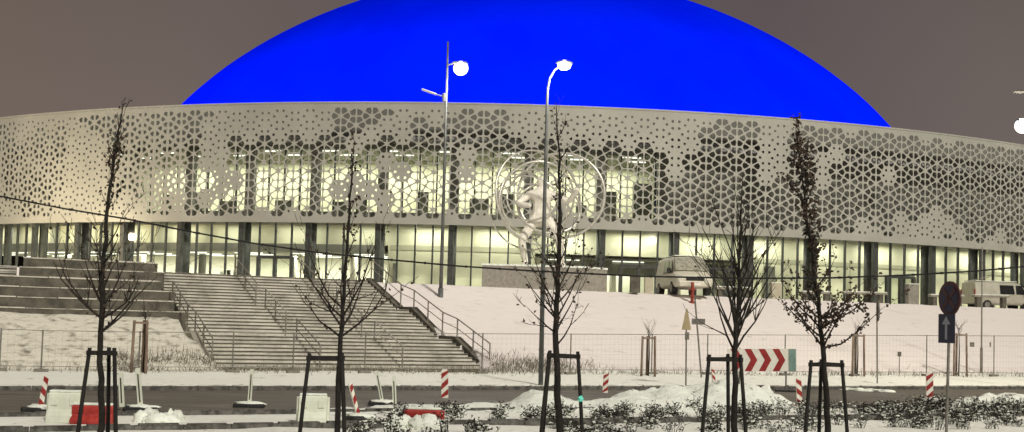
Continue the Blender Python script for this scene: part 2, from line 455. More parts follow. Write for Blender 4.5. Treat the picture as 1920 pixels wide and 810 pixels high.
# glazing: columns every 4 bays
BAY = 1.36 / AR
ph0 = phi_of(708, 8)
RG = AR - .75
colphis = [phi_of(q, 7, RG) for q in (66, 146, 231, 338, 453, 578, 708, 845, 988, 1128, 1266, 1405, 1523, 1638, 1746, 1839, 1916)]
colphis = [colphis[0] - .052 * k for k in (2, 1) if colphis[0] - .052 * k > -SPH] + colphis + [colphis[-1] + .052 * k for k in (1, 2, 3) if colphis[-1] + .052 * k < SPH]
mul = [a + (b_ - a) * f for a, b_ in zip(colphis, colphis[1:]) for f in (.27, .51, .75)]
doors_px = [(478, 541), (1166, 1234), (1327, 1402), (1672, 1722)]
dspan = [(phi_of(a, 6), phi_of(b_, 6)) for a, b_ in doors_px]
for ph in colphis:
    c = MB(); c.tube([apos(ph, RG - .75, PZ), apos(ph, RG - .75, 9.9)], .34, 14); o = c.build('column', MT['column'], arena, smooth=True)
    c = MB(); p = apos(ph, RG + .12, (PZ + 9.95) / 2); c.box(p, (.42, .35, 5.4), ph); c.build('pilaster', MT['steel'], arena)
def arcglass(p0, p1, z0, z1, r, n=4):
    m = MB(); V = []
    for i in range(n + 1):
        ph = p0 + (p1 - p0) * i / n; V += [apos(ph, r, z0), apos(ph, r, z1)]
    m.add(V, [(2 * i, 2 * i + 2, 2 * i + 3, 2 * i + 1) for i in range(n)])
    return m.build('glass_pane', MT['glass'], arena)
for a, b_ in zip(colphis, colphis[1:]): arcglass(a, b_, PZ + .05, 9.9, RG)
mm = 0
for ph in mul:
    m = MB(); m.box(apos(ph, RG + .05, (PZ + 9.95) / 2), (.12, .2, 5.4), ph); m.build('mullion', MT['steel'], arena)
m = MB(); arcband(m, RG + .16, RG - .06, PZ, PZ + .15, n=100); m.build('sill', MT['steel'], arena)
for (a, b_) in dspan:
    ztop = PZ + 2.55
    f = MB(); c = (a + b_) / 2
    for ph in (a, c, b_): f.box(apos(ph, RG + .17, PZ + 1.3), (.26, .3, 2.6), ph)
    f.box(apos(c, RG + .17, ztop), ((b_ - a) * RG, .3, .24), c)
    fr = f.build('door', MT['steel'], arena)
    for ph in (a + (c - a) * .5, c + (b_ - c) * .5):
        w = (b_ - a) * RG / 2 - .3
        l = MB(); l.box(apos(ph, RG + .1, PZ + 1.25), (w, .04, 2.3), ph); l.build('door_leaf', MT['glass'], fr)
        h = MB(); hp = apos(ph + .004, RG + .2, PZ + 1.1); h.tube([hp + Vector((0, 0, -.25)), hp + Vector((0, 0, .25))], .025, 6); h.build('handle', MT['railshine'], fr)
# upper floor glazing
for a, b_ in zip(colphis, colphis[1:]):
    if a > pu0 - .03 and b_ < pu1 + .03: arcglass(max(a, pu0), min(b_, pu1), ZW0, ZW1, RW - .2)
for ph in mul:
    if pu0 < ph < pu1:
        um = MB(); um.box(apos(ph, RW - .1, (ZW0 + ZW1) / 2), (.1, .2, ZW1 - ZW0), ph); um.build('gallery_mullion', MT['steel'], arena)
for ph in colphis:
    if pu0 < ph < pu1:
        c = MB(); c.box(apos(ph, RW + .1, (ZW0 + ZW1) / 2), (.75, .5, ZW1 - ZW0), ph); c.build('gallery_pier', MT['drum'], arena)
# ceiling lights
def area(name, loc, sx, sy, e, col, rot=(0, 0, 0)):
    l = bpy.data.lights.new(name, 'AREA'); l.shape = 'RECTANGLE'; l.size = sx; l.size_y = sy; l.energy = e; l.color = col
    o = bpy.data.objects.new(name, l); COL.objects.link(o); o.location = loc; o.rotation_euler = rot
    o.parent = arena
    return o
YG = (1.0, .97, .85)
tb = MB(); tg = MB()
k = 0
ph = -SPH + .03
while ph < SPH:
    left = ph < pa
    deep = ph < pa or pb < ph < pc
    if deep:
        for rr in (5.4, 7.6, 9.8):
            if ph > pb and rr > 8: continue
            tb.box(apos(ph, AR - rr, 7.66), (2.6, .14, .06), ph)
        area('lobby_light', apos(ph, AR - 8, 7.5), 3, 4, 470 if left else 260, YG, (0, 0, ph))
    # light washing the front walls, between the glass and the wall
    area('lobby_light', apos(ph, AR - 2.4, 9.85), 3.4, .5, 120 if left else 215, YG, (0, 0, ph))
    ph += .062
tb.build('ceiling_light', MT['tube'], arena)
d = MB(); arcband(d, AR - 4.1, AR - 12, 7.72, 7.84, -SPH, pa + .02, 60); arcband(d, AR - 4.1, AR - 9, 7.72, 7.84, pb - .01, pc + .01, 40); d.build('dropped_ceiling', MT['ceil'], arena)
for ph in colphis:
    if ph < pa or pb < ph < pc:
        c = MB(); c.tube([apos(ph + .022, AR - 6.3, PZ), apos(ph + .022, AR - 6.3, 7.72)], .3, 14); c.build('lobby_column', MT['white'], arena, smooth=True)
for pxx, w_, z_ in ((1470, .010, 7.6), (330, .006, 7.4), (1390, .007, 7.2), (720, .003, 6.9), (1560, .006, 7.0), (60, .012, 7.0)):
    ph = phi_of(pxx, 7); d = MB(); arcband(d, AR - 3.2, AR - 3.5, PZ, z_, ph, ph + w_, 4); d.build('lobby_partition', MT['grey'], arena)
for pxx, L_, lab in ((118, 3.2, 'dark bar counter inside the glass at the far left, above the terraces'), (175, 2.6, 'dark bar counter inside the glass behind the bare left tree'), (395, 2.4, 'low dark counter inside the glass above the stairs, left of the double door')):
    ph = phi_of(pxx, 5.5); q = apos(ph, AR - 3.0, PZ) + AC + Vector((0, 0, PZ))
    t = thing('lobby_counter', lab, 'counter', q, ph)
    c = MB(); c.box((0, 0, .55), (L_, .6, 1.1)); c.build('counter_body', MT['steel'], t)
    c = MB(); c.box((0, 0, 1.13), (L_ + .2, .8, .06)); c.build('counter_top', MT['grey'], t)
    for kk in range(4):
        c = MB(); c.box((-L_ / 2 + .4 + kk * .6, .1, 1.16 + .16 + .05 * (kk % 2)), (.26, .2, .3 + .1 * (kk % 2))); c.build('till', MT['steel' if kk % 2 else 'white'], t)
ph = pu0 + .02
while ph < pu1:
    tg.box(apos(ph, RW - .9, 15.9), (1.5, .16, .07), ph)
    if random.random() < .7: tg.box(apos(ph + .01, RW - 3, 15.9), (1.5, .16, .07), ph)
    area('gallery_light', apos(ph, AR - 6.2, 15.8), 3, 3, 400, (1, .98, .84), (0, 0, ph))
    ph += .055
tg.build('gallery_ceiling_light', MT['tube'], arena)
# blue floodlights on the roof deck, hidden by the parapet, aimed at the dome
for i in range(-7, 8):
    a = R(13 * i)
    p = Vector((DX * .5 + 87 * math.sin(a), -87 * math.cos(a), 17.6 - PZ))
    tgt = Vector((DX + 44 * math.sin(a), -44 * math.cos(a), 40 - PZ))
    q = (tgt - p).to_track_quat('-Z', 'Y').to_euler()
    o = area('dome_floodlight', p, 10, 1.0, 9500, (0.0, .24, 1.0), q)

# ------------------------------------------------------------------ stairs
st = thing('outdoor_staircase', 'wide snowy concrete outdoor staircase climbing from the road verge to the arena plaza', 'stairs')
def ulr(v):
    t = (v - 45) / 11; return 6.9 - 1.6 * t, 18.8 - 2.6 * t
prof = []; v = 45.0; z = .2; RI = (PZ - .2) / 28
for k in range(28):
    td = .325
    if k in (8, 17): td = 1.25
    prof.append((v, z, td)); v += td; z += RI
VT = v
def hex8(b, q, z0, z1):
    vs = [(*p, z0) for p in q] + [(*p, z1) for p in q]
    b.add(vs, [(3, 2, 1, 0), (4, 5, 6, 7), (0, 1, 5, 4), (1, 2, 6, 5), (2, 3, 7, 6), (3, 0, 4, 7)])
for (v, z, td) in prof:
    b = MB()
    a0, a1 = ulr(v); c0, c1 = ulr(v + td + .03)
    q = [xy(a0, v), xy(a1, v), xy(c1, v + td + .03), xy(c0, v + td + .03)]
    b.mi(0); hex8(b, q, z - .3, z + RI - .036)
    v2 = v - .035
    q2 = [xy(a0, v2), xy(a1, v2), xy(a1, v2 + .06), xy(a0, v2 + .06)]
    b.mi(1); hex8(b, q2, z + RI - .034, z + RI)
    q3 = [xy(a0, v2 + .062), xy(a1, v2 + .062), xy(c1, v + td + .03), xy(c0, v + td + .03)]
    b.mi(2); hex8(b, q3, z + RI - .034, z + RI + .012)
    b.build('step', [MT['riser'], MT['nosing'], MT['tread']], st)
def profz(v):
    zz = .2
    for (a, z, td) in prof:
        if v >= a: zz = z + RI
    return zz
# flank walls
def flank(side, name):
    b = MB()
    segs = [(45.0, .25), (prof[8][0], prof[8][1] + RI), (prof[9][0], prof[9][1]), (prof[17][0], prof[17][1] + RI), (prof[18][0], prof[18][1]), (VT, PZ)]
    off = .06 if side else -.42
    L = []
    if not side: segs = segs[:3]
    for (v, z) in segs:
        ue = ulr(v)[side] + off
        L.append((ue, ue + .36, v, z))
    for (a, b_) in zip(L, L[1:]):
        P = [(*xy(a[0], a[2]), -.4), (*xy(a[1], a[2]), -.4), (*xy(b_[1], b_[2]), -.4), (*xy(b_[0], b_[2]), -.4),
             (*xy(a[0], a[2]), a[3] + .16), (*xy(a[1], a[2]), a[3] + .16), (*xy(b_[1], b_[2]), b_[3] + .16), (*xy(b_[0], b_[2]), b_[3] + .16)]
        b.add(P, [(4, 5, 6, 7), (0, 1, 5, 4), (1, 2, 6, 5), (2, 3, 7, 6), (3, 0, 4, 7)])
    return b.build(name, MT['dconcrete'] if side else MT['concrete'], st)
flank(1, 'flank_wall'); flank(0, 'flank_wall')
FL = [(45.0, prof[8][0]), (prof[9][0], prof[17][0]), (prof[18][0], VT - .2)]
def rail(label, frac, flights, off=0, lift=0, catchlit=False, group='handrails on the outdoor stairs'):
    def pt(v, h):
        a, c = ulr(v); u = a + (c - a) * frac + off
        return Vector((*xy(u, v), h))
    v0 = FL[flights[0]][0]
    base = pt(v0, profz(v0))
    t = thing('handrail', label, 'handrail', base, 0, group)
    for fi, k in enumerate(flights):
        a, c = FL[k]
        za, zc = profz(a) + lift, profz(c - .05) + lift
        rr = [pt(a, za + .95) - base, pt(c, zc + .95) - base]
        mr = [pt(a, za + .5) - base, pt(c, zc + .5) - base]
        b = MB(); b.tube(rr, .032, 8); b.build('top_rail', MT['railshine' if catchlit else 'rail'], t)
        b = MB(); b.tube(mr, .022, 6); b.build('mid_rail', MT['railshine' if catchlit else 'rail'], t)
        for f in (0, .5, 1) if k != 0 or frac in (0, 1) else (0, 1):
            vv = a + (c - a) * f; zz = za + (zc - za) * f
            b = MB(); b.tube([pt(vv, zz - .12 - lift) - base, pt(vv, zz + .95) - base], .035, 8); b.build('post', MT['rail'], t)
        if fi + 1 < len(flights):
            n_ = FL[flights[fi + 1]][0]; zn = profz(n_) + lift
            b = MB(); b.tube([rr[1], pt(n_, zn + .95) - base], .03, 8); b.build('landing_rail', MT['rail'], t)
            b = MB(); b.tube([mr[1], pt(n_, zn + .5) - base], .02, 6); b.build('landing_rail', MT['rail'], t)
    return t
rail('long steel handrail along the right flank wall, beside the open snow slope', 1, [0, 1, 2], .24, .2)
rail('steel handrail on the left edge of the stairs beside the dirt mound', 0, [0, 1], -.2, .2)
for fr, nm in ((.36, 'left'), (.67, 'right')):
    for k, kn in ((0, 'lowest'), (1, 'middle'), (2, 'uppermost')):
        rail('short handrail on the %s flight of steps, %s of the two middle rows' % (kn, nm), fr, [k], catchlit=(nm, kn) in (('left', 'middle'), ('right', 'lowest')))

# seating terraces left of the stairs
tr = thing('seating_terrace', 'dark concrete seating terraces with snowy edges left of the stairs', 'terrace')
NT = 6; tz0 = 2.05; th_ = (4.86 - tz0) / NT
for k in range(NT):
    v0 = 50.1 + k * .95; z1 = tz0 + (k + 1) * th_
    ur = ulr(v0)[0] + .12 - (0, .3, .05, .45, .1, .2)[k]
    ul = (-60, -60, -60, -60, -.75, -.6)[k]
    b = MB()
    q = [xy(ul, v0), xy(ur, v0), xy(ur, v0 + 1.0), xy(ul, v0 + 1.0)]
    b.mi(0); hex8(b, q, z1 - th_ - .3, z1)
    n = 40
    for i in range(n):
        ua = ul + (ur - ul) * i / n; ub = ul + (ur - ul) * (i + .97) / n
        q = [xy(ua, v0 - .02), xy(ub, v0 - .02), xy(ub, v0 + .93), xy(ua, v0 + .93)]
        b.mi(1); hex8(b, q, z1 + .003, z1 + .05 + .045 * nz(ua, k * 5, .9))
    b.build('seat_tier', [MT['dconcrete'], MT['tread']], tr)
sd = thing('side_steps', 'narrow flight of thin concrete steps beside the left end of the terraces', 'stairs')
for k in range(7):
    b = MB(); v0 = 53.95 + .42 * k; z1 = 3.99 + .15 * k - .42
    q = [xy(-14, v0), xy(-.9, v0), xy(-.9, v0 + .5), xy(-14, v0 + .5)]
    z1 = 3.62 + (PZ + .03 - 3.62) * (k + 1) / 7
    b.mi(0); hex8(b, q, z1 - .5, z1 - .05)
    q = [xy(-14, v0 - .03), xy(-.9, v0 - .03), xy(-.9, v0 + .5), xy(-14, v0 + .5)]
    b.mi(1); hex8(b, q, z1 - .048, z1)
    b.build('step', [MT['riser'], MT['nosing' if k % 2 else 'tread']], sd)
# ------------------------------------------------------------------ dry grass and shrubs (uncountable)
g = MB()
rg = random.Random(3)
for _ in range(5200):
    q = rg.random()
    if q < .45: u = rg.uniform(3, 19.5); v = rg.gauss(43.9, .45)
    elif q < .7: u = rg.gauss(20.8, 1.6); v = rg.gauss(44.2, .7)
    else: u = rg.uniform(-8, 60); v = rg.gauss(42.6, .5)
    x, y = xy(u, v); z = H(x, y)
    if z > 3: continue
    h = rg.uniform(.1, .42); a = rg.uniform(0, 6.3); w = .014
    tip = Vector((rg.gauss(0, .14), rg.gauss(0, .14), h))
    dx, dy = w * math.cos(a), w * math.sin(a)
    p = Vector((x, y, z - .03))
    g.add([p + Vector((-dx, -dy, 0)), p + Vector((dx, dy, 0)), p + tip * .6 + Vector((dx * .7, dy * .7, 0)), p + tip], [(0, 1, 2, 3)])
tag(struct(g.build('dry_grass', MT['grass']), 'stuff'), 'dry brown grass tufts along the foot of the stairs and slope', 'grass')
g = MB(); rs_ = random.Random(5)
def shrubdens(px): return 0 if px < 640 else (.35 if px < 760 else 1)
cnt = 0
while cnt < 260:
    px = rs_.uniform(640, 2050); vv = rs_.choice((rs_.uniform(20.6, 23.5), rs_.uniform(24.1, 27.1), rs_.uniform(24.1, 25.5)))
    if rs_.random() > shrubdens(px): continue
    if nz(px * .02, vv, .9, 9) < -.08 + (.25 if px < 1050 else 0) - (.3 if px > 1650 else 0): continue
    cnt += 1
    d0 = vv / CT; p0 = None
    # point with that v at that picture column
    kx = (px - 960) / FPX; Y = vv / (CT - kx * ST); X = kx * Y
    z = H(X, Y); 
    hh = rs_.uniform(.15, .44) * (1.2 if px > 1700 else 1)
    for s_ in range(9):
        a = rs_.uniform(0, 6.3); L = hh * rs_.uniform(.6, 1.15); sp = rs_.uniform(.1, .55)
        p = Vector((X + rs_.gauss(0, .08), Y + rs_.gauss(0, .08), z - .03)); dv = Vector((math.cos(a) * sp, math.sin(a) * sp, 1))
        m1 = p + dv * L * .5 + Vector((rs_.gauss(0, .03), rs_.gauss(0, .03), 0)); e = p + dv * L + Vector((rs_.gauss(0, .05), rs_.gauss(0, .05), 0))
        g.mi(0).tube([p, m1, e], [.011, .008, .004], 3, False)
        for q in range(3):
            b0 = p.lerp(e, rs_.uniform(.35, .95)); tv = Vector((rs_.gauss(0, .1), rs_.gauss(0, .1), rs_.uniform(0, .12)))
            g.tube([b0, b0 + tv], [.006, .003], 3, False)
            lf = b0 + tv; ax = Vector((rs_.gauss(0, 1), rs_.gauss(0, 1), rs_.gauss(0, .6))).normalized() * .04; bx = ax.orthogonal().normalized() * .022
            g.add([lf - ax, lf + bx, lf + ax, lf - bx], [(0, 1, 2, 3)])
        for q in range(2):
            c = p.lerp(e, rs_.uniform(.2, .95)); g.mi(1).ball(c, (rs_.uniform(.015, .06), rs_.uniform(.015, .06), rs_.uniform(.008, .026)), 5, 3, .9, cnt * 3 + s_ + q)
tag(struct(g.build('low_shrubs', [MT['twig'], MT['cleansnow']]), 'stuff'), 'dark twiggy low shrubs with snow caught in them along the near kerb', 'shrubs')

# ------------------------------------------------------------------ foreground trees with stakes
def stakes(label, pxl, pxr, ytop, d, matk='stake', splay=.10, hgt=None, grp='stake frames round the roadside trees', third=.5, tape=False, r=.034):
    a = W(pxl, ytop, d); c = W(pxr, ytop, d); mid = (a + c) / 2
    gz = H(mid.x, mid.y)
    t = thing('tree_stakes', label, 'tree stakes', (mid.x, mid.y, gz), 0, grp)
    hw = (c - a).length / 2; back = hw * 1.5; hz = mid.z - gz
    tops = [Vector((-hw, 0, hz + a.z - mid.z)), Vector((hw, 0, hz + c.z - mid.z)), Vector((-hw + 2 * hw * third, back, hz))]
    cen = Vector((0, back * .35, 0))
    for i, q in enumerate(tops):
        o = (q - cen); o.z = 0; o = o.normalized() * splay * hz
        b = MB(); b.tube([Vector((q.x + o.x, q.y + o.y, -.25)), q * .5 + Vector((q.x + o.x, q.y + o.y, 0)) * .5, q + Vector((0, 0, .09))], [r * 1.12, r * 1.05, r], 9)
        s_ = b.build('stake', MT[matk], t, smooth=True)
        if tape and i == 1:
            f = .42; m_ = q.lerp(Vector((q.x + o.x, q.y + o.y, 0)), f)
            bb = MB(); bb.ball(m_ + Vector((0, -.03, 0)), (.05, .05, .055), 10, 6, .5, 3); bb.build('tape', MT['teal'], t)
    for i in range(3):
        p, q = tops[i], tops[(i + 1) % 3]
        e = (q - p).normalized() * .05
        b = MB(); b.box((p + q) / 2 + Vector((0, 0, .0)), ((q - p).length + .1, .05, .075), 0, Matrix.Rotation(math.atan2(q.y - p.y, q.x - p.x), 3, 'Z')); b.build('crossbar', MT[matk], t)
    return t, mid
def grow(mb, lf, p, d, L, r, depth, rnd, up=.25, leaf=0, tw=(3, 5), seg=4, wig=.12, rmin=.004):
    pts = [p]; rs = [r]; dd = d.normalized(); nodes = []
    for i in range(seg):
        dd = (dd + Vector((rnd.gauss(0, wig), rnd.gauss(0, wig), rnd.gauss(0, wig) + up * .3))).normalized()
        p = p + dd * (L / seg); pts.append(p); rs.append(max(rmin, r * (1 - .8 * (i + 1) / seg))); nodes.append((p, dd, rs[-1]))
    mb.tube(pts, rs, 5 if r > .01 else 4, False)
    if leaf:
        for q in range(int(leaf * L * 9 + rnd.random())):
            i = rnd.randrange(len(pts) - 1); c = pts[i].lerp(pts[i + 1], rnd.random()) + Vector((rnd.gauss(0, .035), rnd.gauss(0, .035), rnd.gauss(-.01, .03)))
            s = rnd.uniform(.022, .05)
            ax = Vector((rnd.gauss(0, 1), rnd.gauss(0, .6), rnd.gauss(0, 1))).normalized() * s; n_ = Vector((rnd.gauss(0, .5), -1, rnd.gauss(0, .5))); bx = ax.cross(n_).normalized() * s * .6
            cu = n_.normalized() * s * .3
            lf.add([c - ax, c - ax * .3 + bx + cu, c + ax, c - ax * .2 - bx + cu, c - ax * .1], [(0, 4, 1), (1, 4, 2), (2, 4, 3), (3, 4, 0)])
    if depth:
        for k in range(rnd.randint(*tw)):
            q, dq, rq = nodes[rnd.randrange(0, len(nodes))]
            side = Vector((rnd.gauss(0, 1), rnd.gauss(0, 1), rnd.gauss(0, .4))).normalized()
            grow(mb, lf, q, dq * .8 + side * .7, L * rnd.uniform(.35, .6), max(rmin, rq * .75), depth - 1, rnd, up, leaf, tw, 3, wig, rmin)
def tree(label, path, d, r0, branches, seed, leaf=0, group='young trees tied between stakes'):
    """path: picture points of the trunk at distance d; branches: (f along path, n, length, elevation, leafiness)"""
    rnd = random.Random(seed)
    P = [W(a, b_, d) for a, b_ in path]
    b0 = P[0].copy(); b0.z = H(b0.x, b0.y) - .1
    P = [b0] + [p for p in P if p.z > b0.z + .3]
    t = thing('young_tree', label, 'tree', b0, 0, group)
    Q = [p - b0 for p in P]
    # subdivide the trunk with a little wander
    T = []
    for a, c in zip(Q, Q[1:]):
        for i in range(5): T.append(a.lerp(c, i / 5) + Vector((rnd.gauss(0, .008), rnd.gauss(0, .02), 0)))
    T.append(Q[-1])
    n = len(T); rs = [max(.007, r0 * (1 - .9 * (i / (n - 1)) ** 1.0)) for i in range(n)]
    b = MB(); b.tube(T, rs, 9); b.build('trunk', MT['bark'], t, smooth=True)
    cb = MB(); lf = MB()
    hs = [q.z for q in T]
    for (h0, h1, nb_, L, el, lv, dep) in branches:
        # h0,h1: picture rows between which they leave the trunk
        for k in range(nb_):
            yy = h0 + (h1 - h0) * (k + rnd.random() * .8) / nb_
            zt = W(path[0][0], yy, d).z - b0.z
            i = min(range(n), key=lambda m: abs(hs[m] - zt))
            az = (k * 2.4 + rnd.gauss(0, .4)); e = R(el + rnd.gauss(0, 8))
            dv = Vector((math.cos(az) * math.cos(e), math.sin(az) * math.cos(e), math.sin(e)))
            grow(cb, lf, T[i], dv, L * rnd.uniform(.7, 1.2), max(.006, min(rs[i] * .6, .012 + L * .008)), dep, rnd, .55, lv, (2, 4))
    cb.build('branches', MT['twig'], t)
    if lf.v: lf.build('leaves', MT['leaf'], t)
    return t
D1, D2, D3, D4, D5 = 18.5, 19, 20, 19.5, 20.5
tree('thin bare tree before the seating terraces, leaning slightly right at its top', [(190, 800), (188, 650), (193, 520), (200, 400), (212, 310), (222, 240), (232, 195)], D1, .065,
     [(640, 560, 11, 1.3, 36, .15, 2), (560, 470, 6, .75, 48, .2, 2), (400, 300, 7, .5, 66, .5, 2), (300, 220, 7, .35, 60, .3, 1)], 11)
tree('slender sparse tree before the wide stairs, tallest branches above its narrow stake frame', [(632, 800), (638, 650), (645, 560), (652, 440), (660, 330), (664, 270)], D2, .062,
     [(645, 560, 8, 1.45, 36, .15, 2), (560, 460, 5, .5, 58, .6, 1), (460, 290, 8, .28, 62, .9, 1)], 23)
tree('dark bare tree standing in front of the ring sculpture', [(1050, 800), (1042, 650), (1045, 520), (1050, 400), (1048, 300), (1043, 200)], D3, .082,
     [(640, 560, 10, 1.0, 46, .3, 2), (560, 470, 8, .7, 50, .35, 2), (440, 300, 7, .4, 60, .3, 1), (300, 210, 6, .35, 60, .5, 1)], 31)
tree('broom-shaped bare tree behind the red chevron board, many thin upright shoots', [(1378, 800), (1378, 660), (1384, 560), (1388, 450), (1392, 330)], D4, .075,
     [(655, 610, 12, 1.35, 58, .02, 2), (610, 480, 12, 1.45, 68, .02, 1), (520, 400, 5, .8, 72, .02, 1)], 43)
tree('tree still holding many dark withered leaves, right of the chevron board', [(1552, 800), (1545, 670), (1536, 580), (1524, 480), (1508, 360), (1492, 240)], D5, .072,
     [(660, 590, 11, 1.15, 24, 2.0, 1), (600, 520, 7, .6, 48, 1.8, 1), (520, 300, 22, .46, 58, 3.0, 1), (320, 235, 9, .25, 60, 2.6, 1)], 57)
stakes('dark three-legged stake frame round the tree before the seating terraces', 168, 214, 662, D1)
stakes('dark stake frame with legs crowded together below the slender tree before the stairs', 580, 640, 672, D2, third=.9)
stakes('dark stake frame carrying a scrap of teal tape on one leg', 1030, 1083, 668, D3, tape=True, third=0.05)
stakes('dark stake frame overlapping the left end of the chevron board', 1330, 1388, 674, D4, third=.75)
stakes('dark stake frame below the leafy tree', 1521, 1578, 684, D5, third=.55)

# distant saplings in pale stake frames behind the fence
sg = 'saplings in pale stakes beyond the fence'
for (a, c, yt, yb, lab) in ((1205, 1228, 634, 706, 'pale wooden stake frame alone on the slope left of the yellow triangle'),
                            (1600, 1620, 630, 706, 'pale stake frame on the slope just right of the leafy tree'),
                            (1790, 1812, 628, 706, 'pale stake frame on the slope behind the no-stopping sign'),
                            (252, 276, 605, 700, 'pale stake frame on the dirt mound left of the stairs')):
    b_ = hit((a + c) / 2, yb); d = b_.y
    stakes(lab, a, c, yt, d, 'palestake', .02, grp='pale stake frames beyond the fence', r=.05)
    rnd = random.Random(a)
    t = thing('sapling', lab.replace('pale wooden stake frame alone', 'bare leafless sapling').replace('pale stake frame', 'bare sapling held in pale stakes'), 'sapling', (b_.x, b_.y + .25, b_.z - .1), 0, sg)
    hz = W((a + c) / 2, yt, d).z - b_.z
    bb = MB(); bb.tube([(0, 0, 0), (.03, 0, hz * .6), (0, 0, hz + .5)], [.04, .03, .012], 7); bb.build('trunk', MT['twig'], t)
    bb = MB(); lf = MB()
    for k in range(6): grow(bb, lf, Vector((0, 0, hz + .1 + .06 * k)), Vector((math.cos(k * 2.2), math.sin(k * 2.2), 1.3)), .55, .014, 1, rnd, .3)
    bb.build('branches', MT['twig'], t)

# ------------------------------------------------------------------ construction fence behind the verge
def fence_at(px):
    kx = (px - 960) / FPX; v = 42.3; Y = v / (CT - kx * ST); return Vector((kx * Y, Y, H(kx * Y, Y)))
fx = [8, 86, 268, 443, 556, 690, 909, 1074, 1226, 1330, 1475, 1605, 1740, 1866, 1960, 2080]
fc = thing('mesh_fence', 'thin galvanised temporary mesh fence running along the foot of the slope', 'fence')
FH = []
for px in fx:
    p = fence_at(px)
    # height read off the photograph: top row about 622..630
    ytop = 622 + 8 * px / 1920; top = W(px, ytop, p.y); h = top.z - p.z
    h = max(1.5, min(2.3, h)); FH.append((p, h))
    b = MB(); b.tube([p + Vector((0, 0, -.15)), p + Vector((0, 0, h + .03))], .03, 7); b.box(p + Vector((0, 0, .04)), (.5, .24, .13), TH); b.build('post', MT['galv'], fc)
for (p, h), (q, k) in zip(FH, FH[1:]):
    b = MB(); b.tube([p + Vector((0, 0, h)), q + Vector((0, 0, k))], .017, 5); b.tube([p + Vector((0, 0, .2)), q + Vector((0, 0, .2))], .016, 5)
    b.build('frame_tube', MT['galv'], fc)
    b = MB(); n = int((q - p).length / .22)
    for i in range(1, n):
        f = i / n; a = p.lerp(q, f); hh = h + (k - h) * f
        b.tube([a + Vector((0, 0, .2)), a + Vector((0, 0, hh))], .0022, 3, False)
    for i in range(1, 7):
        b.tube([p + Vector((0, 0, .2 + (h - .2) * i / 7)), q + Vector((0, 0, .2 + (k - .2) * i / 7))], .0022, 3, False)
    b.build('wire_mesh', MT['galv'], fc)

# ------------------------------------------------------------------ overhead cable
cb = [(-260, 318), (-100, 348), (0, 368), (120, 391), (240, 411), (360, 435), (480, 457), (600, 474), (720, 486), (860, 499), (1000, 508), (1200, 518), (1400, 522), (1560, 521), (1700, 516), (1820, 509), (1920, 500), (2100, 484), (2300, 460)]
P = [W(a, b_, 15.5) for a, b_ in cb]
b = MB(); b.tube(P, .0125, 6)
c_ = thing('overhead_cable', 'black sagging cable strung right across in front of the arena', 'cable')
b.build('cable', MT['black'], c_)
b = MB()
for i in range(2, len(P) - 2):
    for f in (.1, .55):
        p = P[i].lerp(P[i + 1], f); b.box(p, (.035, .03, .034))
b.build('cable_clip', MT['black'], c_)

# ------------------------------------------------------------------ street lamps
def plight(loc, e, col, r=.2, par=None):
    l = bpy.data.lights.new('lamp_light', 'POINT'); l.energy = e; l.color = col; l.shadow_soft_size = r
    o = bpy.data.objects.new('lamp_light', l); COL.objects.link(o); o.location = loc
    if par: o.parent = par
    return o
# first lamp: straight pole on the slope with one bright head and one unlit arm
base = hit(826, 557); d = base.y
t = thing('street_lamp', 'tall straight lamp post on the snow slope, dazzling white head and unlit side arm', 'street lamp', base, 0, 'street lamps')
top = W(839, 78, d) - base
b = MB(); b.tube([(0, 0, -.3), (0, 0, top.z * .5), (top.x * .5, 0, top.z)], [.11, .085, .055], 12); b.build('pole', MT['lamppole'], t, smooth=True)
b = MB(); b.tube([(0, 0, -.2), (0, 0, .5)], .15, 12); b.build('base_sleeve', MT['lamppole'], t)
hd = W(864, 128, d) - base
b = MB(); b.tube([(top.x * .45, 0, hd.z + .15), (hd.x - .4, -.1, hd.z + .25)], .04, 8); b.build('arm', MT['lamppole'], t)
b = MB(); b.box(hd + Vector((-.05, 0, .28)), (.9, .5, .14), 0, None, .8); h_ = bevel(b.build('lamp_head', MT['lamppole'], t), .04)
b = MB(); b.ball(hd, (.42, .36, .40), 20, 12); b.build('lamp_lens', MT['lamp'], h_, smooth=True)  # lens swollen to the size of the lamp's glare
plight(hd + Vector((0, -.9, -.6)), 600, (1, .95, .9), .4, t)
ar = W(798, 170, d) - base; aj = W(833, 182, d) - base
b = MB(); b.tube([aj, ar.lerp(aj, .3)], .04, 8); b.tube([aj + Vector((0, 0, -.25)), aj + Vector((0, 0, .2))], .12, 10); b.build('side_arm', MT['lamppole'], t)
b = MB(); b.box(ar.lerp(aj, .18), (.85, .26, .09), 0, Matrix.Rotation(R(18), 3, 'Y')); bevel(b.build('unlit_lamp_head', MT['railshine'], t), .03)
# second lamp: curved arm
d = 41.0; g0 = atz(1014, d, .2); g0.z = H(g0.x, g0.y)
t = thing('street_lamp', 'street lamp with a curved gooseneck arm rising behind the ring sculpture tree', 'street lamp', g0, 0, 'street lamps')
pt = [W(a, b_, d) - g0 for a, b_ in ((1020, 420), (1026, 185), (1027, 165), (1031, 146), (1040, 131), (1050, 124))]
b = MB(); b.tube([Vector((0, 0, -.3))] + pt, [.10, .08, .055, .05, .045, .04, .035], 12); b.build('pole', MT['lamppole'], t, smooth=True)
hd = W(1058, 121, d) - g0
b = MB(); b.ball(hd + Vector((0, 0, .06)), (.34, .2, .1), 14, 8); h_ = b.build('lamp_head', MT['lamppole'], t, smooth=True)
b = MB(); b.ball(hd + Vector((0, -.03, -.03)), (.27, .19, .2), 16, 10); b.build('lamp_lens', MT['lamp'], h_, smooth=True)
plight(hd + Vector((0, -.5, -.5)), 500, (1, .97, .92), .3, t)
